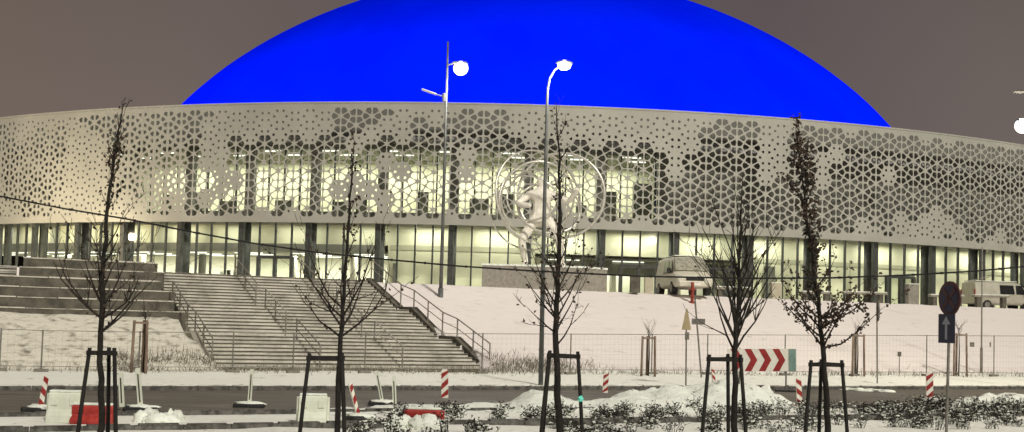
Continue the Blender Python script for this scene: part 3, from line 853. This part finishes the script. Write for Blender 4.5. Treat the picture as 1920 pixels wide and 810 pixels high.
# third lamp at the right edge, pole outside the frame
d = 50.0; hd0 = W(1917, 236, d); g0 = Vector((hd0.x + 1.3, d, H(hd0.x + 1.3, d)))
t = thing('street_lamp', 'street lamp at the right edge, its warm glowing head above the screen', 'street lamp', g0, 0, 'street lamps')
hh = hd0 - g0
b = MB(); b.tube([(0, 0, -.3), (0, 0, hh.z + 1.5)], [.1, .06], 12); b.build('pole', MT['lamppole'], t, smooth=True)
b = MB(); b.tube([(0, 0, hh.z + .2), (hh.x + .3, 0, hh.z + .25)], .04, 8); b.build('arm', MT['lamppole'], t)
b = MB(); b.box(hh + Vector((.1, 0, .24)), (.7, .4, .12)); h_ = b.build('lamp_head', MT['lamppole'], t)
b = MB(); b.ball(hh, (.36, .3, .36), 16, 10); b.build('lamp_lens', MT['lampw'], h_, smooth=True)
uh = W(1912, 172, d) - g0
b = MB(); b.ball(uh, (.32, .2, .07), 12, 6); b.tube([uh, (0, 0, uh.z)], .03, 6); b.build('unlit_lamp_head', MT['rubber'], t)
plight(hh + Vector((0, -.6, -.4)), 2600, (1, .88, .68), .3, t)

# the next lamp of the row, just outside the left edge: it warms the lower left of the screen
d = 82.0; g0 = atz(-70, d, PZ)
t = thing('street_lamp', 'street lamp by the left end of the arena, just outside the picture', 'street lamp', g0, 0, 'street lamps')
b = MB(); b.tube([(0, 0, -.2), (0, 0, 5.2)], [.08, .05], 12); b.build('pole', MT['lamppole'], t, smooth=True)
b = MB(); b.box((0, 0, 5.3), (.5, .5, .1)); h_ = b.build('lamp_head', MT['lamppole'], t)
b = MB(); b.ball((0, 0, 5.1), (.2, .2, .15), 14, 8); b.build('lamp_lens', MT['lampw'], h_, smooth=True)
plight(Vector((0, .4, 4.9)), 4600, (1, .82, .54), .3, t)

# ------------------------------------------------------------------ ring sculpture
d = 65.0
pb_ = atz(1022, d, PZ)
wl = atz(903, d, PZ).x; wr = atz(1092, d, PZ).x; wr2 = atz(1142, d, PZ).x
ztop = W(1000, 498, d).z
t = thing('planter', 'low grey granite plinth with a snowy rim under the ring sculpture', 'plinth', (pb_.x, d, PZ))
b = MB(); hz = ztop - PZ
poly = [(wl - pb_.x, 0), (wr - pb_.x, 0), (wr2 - pb_.x, 1.6), (wr2 - pb_.x, 5), (wl - pb_.x, 5)]
def polyx(b, poly, z0, z1):
    n = len(poly); b.add([(x, y, z0) for x, y in poly] + [(x, y, z1) for x, y in poly], [tuple(range(n))[::-1], tuple(range(n, 2 * n))] + [(i, (i + 1) % n, (i + 1) % n + n, i + n) for i in range(n)])
polyx(b, poly, -.4, hz - .06); b.build('plinth_body', MT['granite'], t)
b = MB(); polyx(b, [(x * 1.01, y - .03 if y < 1 else y) for x, y in poly], hz - .058, hz + .05); b.build('snowy_rim', MT['cleansnow'], t)
sz = ztop + .05
sb = Vector((atz(1012, d + 2.2, sz).x, d + 2.2, sz))
t = thing('ring_sculpture', 'white striding figure inside large tilted metal hoops, on the granite plinth', 'sculpture', sb)
sc_ = (W(1005, 330, d + 2.2).z - sz) / 1.85      # overall scale: head near row 330
def skin(name, verts, edges, radii, m, parent, root=0, sub=2):
    me = bpy.data.meshes.new(name); me.from_pydata(verts, edges, []); o = bpy.data.objects.new(name, me); COL.objects.link(o); o.parent = parent
    o.modifiers.new('skin', 'SKIN'); s = o.modifiers.new('sub', 'SUBSURF'); s.levels = sub; s.render_levels = sub
    for i, r_ in enumerate(radii):
        sv = me.skin_vertices[0].data[i]; rr = r_ if isinstance(r_, tuple) else (r_, r_); sv.radius = rr; sv.use_root = (i == root)
    me.materials.append(m)
    for p in o.data.polygons: p.use_smooth = True
    return o
V = [(0, 0, .95), (0, 0, 1.12), (0, -.02, 1.32), (0, 0, 1.5), (0, -.01, 1.62), (0, -.02, 1.74), (0, -.02, 1.83),   # 0-6 spine, head
     (.12, 0, .92), (.30, -.10, .52), (.34, .10, .08), (.38, -.06, .03),       # right leg 7-10
     (-.12, 0, .92), (-.30, -.12, .50), (-.22, .02, .08), (-.26, -.14, .03),   # left leg 11-14
     (.20, 0, 1.46), (.42, -.14, 1.32), (.52, -.3, 1.5), (.55, -.36, 1.58),   # right arm 15-18
     (-.20, 0, 1.46), (-.38, -.16, 1.25), (-.22, -.38, 1.2), (-.16, -.42, 1.2)]  # left arm
Ed = [(0, 1), (1, 2), (2, 3), (3, 4), (4, 5), (5, 6), (0, 7), (7, 8), (8, 9), (9, 10), (0, 11), (11, 12), (12, 13), (13, 14), (3, 15), (15, 16), (16, 17), (17, 18), (3, 19), (19, 20), (20, 21), (21, 22)]
Ra = [(.15, .12), (.14, .11), (.17, .12), (.15, .1), .06, .10, .07, .10, .075, .05, .04, .10, .075, .05, .04, .07, .05, .04, .04, .07, .05, .04, .04]
skin('figure', [(p[0] * sc_ * 1.3, p[1] * sc_, p[2] * sc_) for p in V], Ed, [tuple(c * sc_ * 1.3 for c in r_) if isinstance(r_, tuple) else r_ * sc_ * 1.25 for r_ in Ra], MT['statue'], t)
def ring(c, r_, tube, ax, wide=1.0):
    b = MB(); n = 72; q = Vector(ax).to_track_quat('Z', 'Y'); V = []; o = 0
    P = [q @ Vector((r_ * math.cos(2 * PI * i / n), r_ * math.sin(2 * PI * i / n), 0)) + Vector(c) for i in range(n)]
    nrm = q @ Vector((0, 0, 1))
    for i in range(n):
        rad = (P[i] - Vector(c)).normalized()
        for k in range(8):
            a = 2 * PI * k / 8; V.append(P[i] + rad * math.cos(a) * tube + nrm * math.sin(a) * tube * wide)
    b.add(V, [(i * 8 + k, ((i + 1) % n) * 8 + k, ((i + 1) % n) * 8 + (k + 1) % 8, i * 8 + (k + 1) % 8) for i in range(n) for k in range(8)])
    return b.build('hoop', MT['ring'], t, smooth=True)
def rpx(px, py, rr, ax, tube=.06, wide=1.6):
    c = W(px, py, d + 2.2) - sb; ring(c, rr * (d + 2.2) / FPX, tube, ax, wide)
rpx(1010, 370, 92, (.55, -1, .2)); rpx(1052, 366, 82, (-.12, -1, .12), .085); rpx(1008, 372, 70, (.2, -1, -.25), .075)
rpx(1000, 365, 52, (-.35, -1, .3)); rpx(985, 385, 66, (.9, -1, .1), .05); rpx(1030, 390, 60, (.1, -1, .65)); rpx(990, 400, 74, (-.3, -1, -.5), .045)
# ------------------------------------------------------------------ vans
def van(label, loc, rz, paint, frost, group='vans parked on the plaza'):
    t = thing('parked_van', label, 'van', loc, rz, group)
    # x forward, y sideways, z up; section rings from rear to front
    prof = [(-2.45, .45, 1.90, .92), (-2.40, .38, 1.95, .96), (-1.2, .36, 1.98, .97), (.6, .36, 1.97, .97), (1.05, .36, 1.90, .97), (1.55, .36, 1.45, .97), (1.95, .36, 1.14, .97), (2.35, .40, .96, .93), (2.5, .46, .80, .82)]
    b = MB(); n = 12; V = []
    for (x, z0, z1, w) in prof:
        sh = min(z1 - .1, 1.05); tp = .80 if z1 > 1.3 else .9
        ring = [(-w * .9, z0), (-w, z0 + .12), (-w, sh), (-w + (w * (1 - tp)) * .7, max(sh + .02, z1 - .14)), (-w * tp + .03, z1 - .04), (-w * .5, z1), (w * .5, z1), (w * tp - .03, z1 - .04), (w - (w * (1 - tp)) * .7, max(sh + .02, z1 - .14)), (w, sh), (w, z0 + .12), (w * .9, z0)]
        V += [(x, y, z) for y, z in ring]
    F = [(i * n + k, (i + 1) * n + k, (i + 1) * n + (k + 1) % n, i * n + (k + 1) % n) for i in range(len(prof) - 1) for k in range(n)]
    F += [tuple(range(n)), tuple(range(len(prof) * n - 1, (len(prof) - 1) * n - 1, -1))]
    b.add(V, F); bevel(b.build('body', MT[paint], t), .03)
    # windscreen
    b = MB(); b.add([(1.10, -.74, 1.86), (1.10, .74, 1.86), (1.90, .86, 1.19), (1.90, -.86, 1.19), (1.085, -.74, 1.88), (1.085, .74, 1.88), (1.93, .86, 1.21), (1.93, -.86, 1.21)], [(4, 5, 6, 7), (0, 1, 5, 4), (1, 2, 6, 5), (2, 3, 7, 6), (3, 0, 4, 7)])
    o = b.build('windscreen', MT['frost' if frost else 'carglass'], t)
    for v_ in o.data.vertices: v_.co.x += .045
    for s in (-1, 1):
        for x0, x1, xt in ((-.55, .55, .5), (.68, 1.5, 1.12)):
            b = MB(); yb, yt = .975, .86
            b.add([(x0, s * yb, 1.10), (x1, s * yb, 1.10), (xt, s * yt, 1.72), (x0, s * yt, 1.72), (x0, s * (yb + .012), 1.10), (x1, s * (yb + .012), 1.10), (xt, s * (yt + .012), 1.72), (x0, s * (yt + .012), 1.72)],
                  [(4, 5, 6, 7), (0, 1, 5, 4), (1, 2, 6, 5), (2, 3, 7, 6), (3, 0, 4, 7)]); b.build('side_window', MT['carglass'], t)
        b = MB(); b.box((1.35, s * 1.08, 1.2), (.14, .2, .26)); bevel(b.build('mirror', MT['rubber'], t), .03)
        b = MB(); b.ball((2.34, s * .72, .82), (.14, .17, .12), 10, 6); b.build('headlight', MT['chrome'], t, smooth=True)
        b = MB(); b.box((-2.46, s * .86, 1.15), (.05, .12, .5)); b.build('tail_light', MT['signred'], t)
        for x in (-1.55, 1.55):
            b = MB(); b.tube([(x, s * .72, .33), (x, s * .985, .33)], .33, 20); w = b.build('wheel', MT['rubber'], t)
            b = MB(); b.tube([(x, s * .98, .33), (x, s * 1.0, .33)], .2, 14); b.build('rim', MT['galv'], w)
    b = MB(); b.box((2.47, 0, .52), (.16, 1.6, .26)); bevel(b.build('bumper', MT['rubber' if not frost else paint], t), .04)
    b = MB(); b.box((2.5, 0, .76), (.06, .9, .14)); b.build('grille', MT['rubber'], t)
    b = MB(); b.box((2.56, 0, .5), (.012, .52, .11)); b.build('number_plate', MT['plate'], t)
    b = MB(); b.box((-.7, 0, 1.995), (3.2, 1.4, .05)); bevel(b.build('roof_snow', MT['cleansnow'], t), .02)
    return t
p = atz(1281, 69.5, PZ); VAN = van('white van seen head-on, its windscreen and roof frosted with snow, beside the ring sculpture', p, R(-90 + 4), 'vanwhite', True); VAN.scale = (1.25, 1.25, 1.27)
p = atz(1874, 86.0, PZ); VAN = van('silver van seen from the side with dark windows at the right edge of the plaza', p, R(8), 'vansilver', False); VAN.scale = (1.12, 1.12, 1.14)

# ------------------------------------------------------------------ plaza furniture
def bench(x0, x1, d, label, hgt=.62):
    a = atz(x0, d, PZ); c = atz(x1, d, PZ); m_ = (a + c) / 2; L = (c - a).length
    t = thing('plaza_bench', label, 'bench', (m_.x, d, PZ), 0, 'snow-covered benches on the plaza')
    b = MB(); b.box((0, 0, hgt - .06), (L, .6, .14)); bevel(b.build('seat', MT['concrete'], t), .02)
    for s in (-1, 1):
        b = MB(); b.box((s * L * .36, 0, (hgt - .14) / 2), (.3, .5, hgt - .13)); b.build('leg', MT['dconcrete'], t)
    b = MB(); b.box((0, 0, hgt + .045), (L * .98, .56, .07)); bevel(b.build('snow_cap', MT['cleansnow'], t), .03)
bench(1340, 1408, 70, 'snow-topped bench behind the broom-shaped tree')
bench(1502, 1556, 77, 'snow-topped bench behind the leafy tree, partly hidden by its trunk', .72)
bench(1580, 1662, 79, 'long snow-topped bench in the open between the leafy tree and the right door', .85)
bench(1742, 1806, 80, 'snow-topped bench half hidden behind the no-stopping sign', .85)
bench(1824, 1890, 82, 'snow-topped bench standing in front of the silver van', 1.0)
def block(x0, x1, d, h, label, name='concrete_block', m='concrete', cat='block', cap=True):
    a = atz(x0, d, PZ); c = atz(x1, d, PZ); m_ = (a + c) / 2; L = (c - a).length
    t = thing(name, label, cat, (m_.x, d, PZ))
    b = MB(); b.box((0, 0, h / 2), (L, L * .8, h)); bevel(b.build('body', MT[m], t), .03)
    b = MB(); b.box((0, 0, h + .03), (L * 1.04, L * .84, .06)); bevel(b.build('snow_cap' if cap else 'lid', MT['cleansnow' if cap else 'dconcrete'], t), .02)
    return t
block(1445, 1464, 76, 1.25, 'beige snow-topped block standing by the glass right of the broom-shaped tree', m='beige')
block(1700, 1720, 82, 1.7, 'grey snow-topped bin in front of the right glass door', 'litter_bin', 'granite', 'bin')
block(1181, 1198, 66, .95, 'dark grey litter bin in front of the double door by the sculpture', 'litter_bin', 'dconcrete', 'bin', False)
block(1208, 1224, 68, 1.1, 'pale electrical box with a dark top beside the grey bin', 'utility_box', 'beige', 'box', False)
# fire hydrant
p = atz(1298, 66.0, PZ); p.z = H(p.x, p.y)
t = thing('fire_hydrant', 'red fire hydrant in front of the frosted white van', 'hydrant', p)
hh = W(1298, 526, 66.0).z - p.z
b = MB(); b.tube([(0, 0, -.1), (0, 0, hh * .85)], .10, 12); b.ball((0, 0, hh * .87), (.12, .12, .1), 12, 6); b.tube([(0, 0, 0), (0, 0, .1)], .2, 12); b.build('barrel', MT['hydrant'], t)
b = MB(); b.tube([(-.2, 0, hh * .6), (.2, 0, hh * .6)], .06, 10); b.tube([(0, 0, hh * .6), (0, -.26, hh * .6)], .09, 10); b.build('outlet', MT['hydrant'], t)
# thin mast with tiny camera heads, right
p = hit(1840, 700)
t = thing('slim_mast', 'slim grey mast on the slope below the silver van', 'mast', p)
tp = W(1842, 462, p.y) - p
b = MB(); b.tube([(0, 0, -.2), (0, 0, tp.z * .2), (0, 0, tp.z * .2 + .01), (tp.x * .3, 0, tp.z)], [.075, .075, .045, .03], 10); b.build('pole', MT['galv'], t)
b = MB(); b.tube([(-1.0, 0, tp.z * .72), (.4, 0, tp.z * .76)], .02, 6); b.build('cross_arm', MT['galv'], t)
# small plates on the fence on the right
for (px, py, w, h, lab) in ((1822, 646, .32, .24, 'small dark plate on the mesh fence left of the slim mast'), (1856, 646, .1, .24, 'narrow dark plate on the mesh fence right of the slim mast')):
    kx = (px - 960) / FPX; Y = 42.2 / (CT - kx * ST)
    q = W(px, py, Y)
    t = thing('fence_plate', lab, 'plate', q, TH)
    b = MB(); b.box((0, -.03, 0), (w, .012, h)); b.build('plate', MT['dconcrete'], t)
    b = MB(); b.box((0, -.04, 0), (w * .7, .006, h * .5)); b.build('panel', MT['signback'], t)

# ------------------------------------------------------------------ road signs
# no stopping + blue arrow plate, near the camera
d = 20.5; ctr = W(1783, 560, d); foot = W(1773, 797, d); foot.z = H(foot.x, foot.y)
t = thing('traffic_sign', 'unlit blue and red no-stopping roundel over a blue arrow plate on a leaning pole', 'traffic sign', foot)
C0 = ctr - foot
b = MB(); b.tube([Vector((0, 0, -.2)), C0 + Vector((0, .03, .25))], .028, 10); b.build('pole', MT['galv'], t)
YAW = R(-77)
mx = Matrix.Rotation(YAW, 4, 'Z')
def disc(r_, y, th, n=40):
    return [(r_ * math.cos(2 * PI * i / n), r_ * math.sin(2 * PI * i / n)) for i in range(n)]
rs0 = .335
g0 = MB(); g0.prism(disc(rs0, 0, 0), -.004, .02); g1 = MB(); g1.prism(disc(rs0 * .80, 0, 0), -.009, -.004)
g2 = MB()
for a in (R(45), R(-45)): g2.box((0, -.012, 0), (rs0 * 1.55, .006, .075), 0, Matrix.Rotation(a, 3, 'Y'))
rt = bpy.data.objects.new('roundel', None)
def place(mb, name, m, loc, par):
    mb.v = [tuple(mx @ Vector(v) + loc) for v in mb.v]; return mb.build(name, m, par)
lo = C0 + mx @ Vector((0, -.035, 0))
rd = place(g0, 'roundel', MT['signredunlit'], lo, t); place(g1, 'blue_field', MT['signblueunlit'], lo, rd); place(g2, 'red_cross', MT['signredunlit'], lo, rd)
bpy.data.objects.remove(rt)
C1 = W(1778, 616, d) - foot + mx @ Vector((0, -.035, 0))
g0 = MB(); g0.box((0, 0, 0), (.50, .014, .56)); g1 = MB(); g1.box((0, -.010, -.06), (.07, .006, .3)); g1.prism([(-.13, .08), (.13, .08), (0, .24)], -.013, -.007)
ap_ = place(g0, 'arrow_plate', MT['signblueunlit'], C1, t); place(g1, 'white_arrow', mat('arrow_white', (.30, .33, .40), .5), C1, ap_)
# sign seen edge-on, across the road
p = hit(1645, 719); d = p.y
t = thing('traffic_sign', 'round traffic sign seen edge-on on a thin pole right of the leafy tree', 'traffic sign', p)
q = W(1644, 583, d) - p
b = MB(); b.tube([(0, 0, -.2), q + Vector((.0, 0, .45))], .035, 8); b.build('pole', MT['galv'], t)
b = MB(); b.v = []; b.prism(disc(.47, 0, 0), -.02, .02); m9 = Matrix.Rotation(R(78), 4, 'Z'); b.v = [tuple(m9 @ Vector(v) + q + Vector((.06, -.02, 0))) for v in b.v]; b.build('roundel', MT['signback'], t)
# triangle with small plate
p = hit(1286, 727); d = p.y; q = W(1287, 600, d) - p
t = thing('warning_sign', 'yellowish back of a triangular warning sign with a small plate below it', 'traffic sign', p)
b = MB(); b.tube([(0, 0, -.2), q + Vector((0, 0, .2))], .032, 8); b.build('pole', MT['galv'], t)
m9 = Matrix.Rotation(R(58), 4, 'Z'); tri = .46
b = MB(); b.prism([(-tri, -.40), (tri, -.40), (tri * .95, -.33), (.05, .45), (-.05, .45), (-tri * .95, -.33)], -.012, .012); b.v = [tuple(m9 @ Vector(v) + q + Vector((0, -.05, 0))) for v in b.v]; b.build('triangle', MT['signyellow'], t)
q2 = W(1288, 630, d) - p; b = MB(); b.box((0, 0, 0), (.42, .014, .3)); b.v = [tuple(m9 @ Vector(v) + q2 + Vector((0, -.05, 0))) for v in b.v]; b.build('plate', MT['signback'], t)
# leaning street name post
p = hit(1316, 708); d = p.y; q = W(1303, 560, d) - p
t = thing('name_sign_post', 'crooked leaning post with a blank plate beside the yellow triangle', 'sign post', p)
b = MB(); b.tube([(0, 0, -.2), q], .04, 8); b.build('pole', MT['galv'], t)
q2 = W(1309, 603, d) - p; b = MB(); b.box(q2 + Vector((0, -.06, 0)), (.62, .02, .27), R(6)); b.build('plate', MT['signback'], t)
# small post on slope
p = hit(1686, 704); q = W(1686, 664, p.y) - p
t = thing('marker_post', 'tiny marker post with a dark head on the slope, right of the edge-on sign', 'marker post', p)
b = MB(); b.tube([(0, 0, -.1), (0, 0, q.z)], .025, 7); b.build('pole', MT['galv'], t)
b = MB(); b.box((0, 0, q.z), (.17, .08, .24)); b.build('head', MT['dconcrete'], t)
# chevron board
d = 43.5; l = W(1364, 675, d); r_ = W(1493, 675, d); Lb = (r_ - l).length; c = (l + r_) / 2; hb = 42 * d / FPX
gz = H(c.x, c.y)
ang = math.atan2((r_ - l).z, (r_ - l).x)
t = thing('chevron_board', 'long white board with four red chevrons pointing right', 'chevron board', (c.x, c.y, gz))
cz = c.z - gz
tl = Matrix.Rotation(-ROLL, 3, 'Y')
b = MB(); b.box((0, 0, cz), (Lb, .04, hb), 0, tl); bd = b.build('board', MT['signwhite'], t)
b = MB()
for k in range(4):
    x0 = -Lb / 2 + .12 + k * .57; w = .27; s = .25
    pol = [(x0, hb / 2), (x0 + w, hb / 2), (x0 + w + s, 0), (x0 + w, -hb / 2), (x0, -hb / 2), (x0 + s, 0)]
    V = [tl @ Vector((x, -.026, z * .985)) + Vector((0, 0, cz)) for x, z in pol] + [tl @ Vector((x, -.02, z * .985)) + Vector((0, 0, cz)) for x, z in pol]
    b.add(V, [(0, 1, 2, 5), (5, 2, 3, 4)] + [(i, i + 6, (i + 1) % 6 + 6, (i + 1) % 6) for i in range(6)])
b.build('chevron', MT['signred'], bd)
b = MB(); b.box(tl @ Vector((Lb / 2 - .17, -.025, 0)) + Vector((0, 0, cz)), (.3, .012, hb * .98), 0, tl); b.build('end_panel', MT['signteal'], bd)
for x in (-Lb * .32, Lb * .36):
    b = MB(); b.tube([(x, .05, -.1), (x, .05, cz + hb * .5)], .035, 8); b.build('post', MT['galv'], t)
    b = MB(); b.box((x, .05, .06), (.8, .35, .12)); b.build('foot', MT['rubber'], t)

# ------------------------------------------------------------------ striped road boards
def stripe_board(label, px0, py0, px1, py1, stripes=True, base=True, wpx=None, yaw=0, flip=1, edge=False):
    """base row/col -> top row/col in the photograph"""
    p = hit(px0, py0); d = p.y
    if p.z < .01: p.z = 0.0
    q = W(px1, py1, d) - p
    t = thing('beacon_board', label, 'beacon board', p, 0, 'striped beacon boards along the road')
    w = .25 if wpx is None else wpx * d / FPX
    up_ = q.normalized(); L = q.length; rx = Vector((math.cos(yaw), math.sin(yaw), 0)); rx = (rx - up_ * rx.dot(up_)).normalized(); ny = up_.cross(rx)
    fr = Matrix((rx, -ny, up_)).transposed()   # x across, y depth, z up the board
    fr = Matrix((rx, up_.cross(rx), up_)).transposed()
    zb = .10
    n = 12; out = [(-w / 2, zb), (w / 2, zb), (w / 2, L - w * .3), (w * .3, L), (-w * .3, L), (-w / 2, L - w * .3)]
    b = MB(); b.prism(out, -.02, .02); b.v = [tuple(fr @ Vector(v)) for v in b.v]
    bd = b.build('board', MT['signwhite' if stripes else 'whitep'], t)
    if stripes:
        b = MB(); k = 0; z = zb + .02
        st_ = (L - zb) / 2.7
        while z < L - .04:
            z1 = z + st_ * .52
            sl = w * .9 * flip
            pol = [(-w / 2, max(zb, z - sl / 2)), (w / 2, min(L - .03, max(zb, z + sl / 2))), (w / 2, min(L - .03, z1 + sl / 2)), (-w / 2, min(L - .03, max(zb, z1 - sl / 2)))]
            for s_ in (-1, 1):
                V = [fr @ Vector((x * .985, s_ * .0215, zz)) for x, zz in pol] + [fr @ Vector((x * .985, s_ * .0245, zz)) for x, zz in pol]
                b.add(V, [(0, 1, 2, 3), (7, 6, 5, 4)] + [(i, i + 4, (i + 1) % 4 + 4, (i + 1) % 4) for i in range(4)])
            z += st_
        b.build('red_stripe', MT['signred'], bd)
    else:
        # handle opening and dark recess as raised trim
        b = MB(); b.prism([(-w * .16, L * .2), (w * .16, L * .2), (w * .16, L * .86), (-w * .16, L * .86)], -.024, -.0205); b.v = [tuple(fr @ Vector(v)) for v in b.v]; b.build('recess', MT['dconcrete'], bd)
    if base:
        b = MB(); b.box((0, 0, .05), (.85, .40, .11), yaw + .15); bevel(b.build('rubber_foot', MT['rubber'], t), .03)
        b = MB(); b.ball((0.03, .02, .10), (.42, .20, .07), 14, 6, .5, px0); b.build('snow_cap', MT['cleansnow'], t, smooth=True)
    return t
stripe_board('beacon board leaning right beside the pale barrier block at far left', 74, 776, 88, 703, True, True, 9, R(20), -1)
stripe_board('white beacon board right behind the left stake frame, left one of that pair', 229, 775, 226, 698, False, False, 9)
stripe_board('white beacon board right of the left stake frame, right one of that pair', 264, 775, 258, 690, False, True, 9)
stripe_board('plain white beacon board standing alone on a snowy foot on the dark road', 467, 768, 472, 692, False, True, 7)
stripe_board('beacon board tilting steeply left, beside the narrow-legged stake frame', 674, 787, 656, 718, True, True, 8, R(50), 1)
stripe_board('white beacon board tilting left on a dark rubber foot before the stairs', 718, 764, 706, 695, False, True, 6)
stripe_board('upright slim white beacon board just left of the red barrier in the snow', 741, 778, 738, 704, False, False, 7)
stripe_board('red and white striped beacon board upright behind the red barrier', 834, 756, 834, 692, True, False, 13, 0, 1)
stripe_board('short red and white beacon board left of the snow heap, before the bare slope', 1134, 745, 1137, 698, True, False, 10, 0, 1)
stripe_board('faded beacon board beside the left leg of the leafy tree stakes', 1500, 768, 1497, 708, True, False, 10, 0, -1)
stripe_board('red and white beacon board on a snowy foot left of the no-stopping sign', 1743, 757, 1743, 697, True, True, 13, 0, 1)
stripe_board('thin red and white beacon board hidden behind the stakes left of the chevron board', 1340, 733, 1336, 690, True, False, 8, R(40), -1)

# barriers
def barrier(label, x0, x1, yt, yb, m, rz=0):
    p = hit((x0 + x1) / 2, yb); d = p.y; p.z = max(p.z, 0)
    L = (x1 - x0) * d / FPX; h = (yb - yt) * d / FPX
    t = thing('water_barrier', label, 'barrier', p, rz, 'plastic road barriers')
    b = MB(); pr = [(-.24, 0), (-.24, h * .25), (-.13, h * .45), (-.11, h), (.11, h), (.13, h * .45), (.24, h * .25), (.24, 0)]
    n = len(pr); V = [(-L / 2, y, z) for y, z in pr] + [(-L / 2 + .05 * 0, y, z) for y, z in pr]
    V = [(-L / 2, y, z) for y, z in pr] + [(L / 2, y, z) for y, z in pr]
    b.add(V, [tuple(range(n))[::-1], tuple(range(n, 2 * n))] + [(i, (i + 1) % n, (i + 1) % n + n, i + n) for i in range(n)])
    bd = bevel(b.build('barrier_body', MT[m], t), .03)
    for s in (-.3, .3):
        b = MB(); b.box((s * L, -.135, h * .72), (L * .22, .03, h * .28)); bevel(b.build('recess_panel', MT[m], bd), .01)
    for s in (-1, 1):
        b = MB(); b.tube([(s * (L / 2 + .02), 0, h * .1), (s * (L / 2 + .02), 0, h * .95)], .04, 8); b.build('connector', MT[m], bd)
    b = MB(); b.box((0, 0, h + .025), (L * .95, .2, .05)); bevel(b.build('snow_cap', MT['cleansnow'], t), .02)
    return t
barrier('pale greenish-white plastic barrier left of the first stake frame', 92, 150, 736, 792, 'whitep', R(4))
barrier('red plastic barrier low behind the first stake frame', 137, 213, 760, 794, 'red', R(2))
barrier('pale plastic barrier between the legs of the stairs stake frame', 560, 612, 742, 795, 'whitep', R(5))
barrier('red plastic barrier half buried in snow between two beacon boards', 762, 828, 768, 797, 'red')
# snow heap in front of the buried barrier
p = hit(795, 799)
b = MB()
for k in range(9): b.ball((random.gauss(0, .32), random.gauss(-.32, .08), .05), (random.uniform(.15, .35), .18, random.uniform(.12, .26)), 10, 6, .6, k)
o = b.build('snow_heap', MT['cleansnow'], smooth=True); o.location = p; tag(o, 'lumpy snow heap piled against the red barrier between two beacon boards', 'snow heap', 'loose snow heaps')
for i, (px, py, w, h, lab) in enumerate(((305, 790, .55, .30, 'crumbly snow lump right of the left pair of white beacon boards'), (1620, 735, .9, .1, 'flat snow patch left on the far lane below the edge-on sign'),
                           (1395, 752, .9, .45, 'rough snow heap with dark hollows between broom-shaped tree stakes and leafy tree'))):
    p = hit(px, py); b = MB()
    for k in range(11): b.ball((random.gauss(0, w * .55), random.gauss(0, .25), .0), (random.uniform(.2, .5) * w, .28, random.uniform(.5, 1) * h), 12, 7, .7, k * 3 + i)
    o = b.build('snow_heap', MT['cleansnow'], smooth=True); o.location = (p.x, p.y, max(0, p.z)); tag(o, lab, 'snow heap', 'loose snow heaps')

# ------------------------------------------------------------------ sky, sun, view
w = bpy.data.worlds.new('World'); S.world = w; w.use_nodes = True
nt = w.node_tree; n = nt.nodes; L = nt.links; bg = n['Background']
tc = n.new('ShaderNodeTexCoord'); sx = n.new('ShaderNodeSeparateXYZ'); L.new(tc.outputs['Generated'], sx.inputs[0])
cr_ = n.new('ShaderNodeValToRGB'); ad = n.new('ShaderNodeMath'); ad.operation = 'MULTIPLY_ADD'; ad.inputs[1].default_value = .9; ad.inputs[2].default_value = .5
L.new(sx.outputs['X'], ad.inputs[0]); L.new(ad.outputs[0], cr_.inputs['Fac'])
e = cr_.color_ramp.elements; e[0].position = .05; e[0].color = (.125, .096, .080, 1); e[1].position = .9; e[1].color = (.118, .096, .086, 1)
k = e.new(.45); k.color = (.108, .086, .084, 1); k = e.new(.7); k.color = (.098, .077, .079, 1)
no = n.new('ShaderNodeTexNoise'); no.inputs['Scale'].default_value = 3; no.inputs['Detail'].default_value = 4; L.new(tc.outputs['Generated'], no.inputs['Vector'])
mr = n.new('ShaderNodeMapRange'); mr.inputs['To Min'].default_value = .86; mr.inputs['To Max'].default_value = 1.14; L.new(no.outputs['Fac'], mr.inputs[0])
vm = n.new('ShaderNodeVectorMath'); vm.operation = 'SCALE'; L.new(cr_.outputs[0], vm.inputs[0]); L.new(mr.outputs[0], vm.inputs['Scale'])
zr = n.new('ShaderNodeMapRange'); zr.inputs['From Min'].default_value = 0; zr.inputs['From Max'].default_value = .4; zr.inputs['To Min'].default_value = 1.36; zr.inputs['To Max'].default_value = .92; L.new(sx.outputs['Z'], zr.inputs[0])
vm2 = n.new('ShaderNodeVectorMath'); vm2.operation = 'SCALE'; L.new(vm.outputs[0], vm2.inputs[0]); L.new(zr.outputs[0], vm2.inputs['Scale'])
L.new(vm2.outputs[0], bg.inputs['Color']); bg.inputs['Strength'].default_value = 1.1
sl = bpy.data.lights.new('night_key', 'SUN'); sl.energy = 3.05; sl.angle = R(7); sl.color = (1, .945, .84)  # added key light: night has no sun, it replaces unseen street lamps
so = bpy.data.objects.new('night_key', sl); COL.objects.link(so)
dv = Vector((-.46, .80, -.82)); so.rotation_euler = dv.to_track_quat('-Z', 'Y').to_euler()
S.view_settings.view_transform = 'Standard'; S.view_settings.look = 'None'; S.view_settings.gamma = 1; S.view_settings.exposure = 0
S.render.engine = 'CYCLES'
S.cycles.max_bounces = 6; S.cycles.transparent_max_bounces = 16; S.cycles.use_denoising = True
S.cycles.sample_clamp_indirect = 4
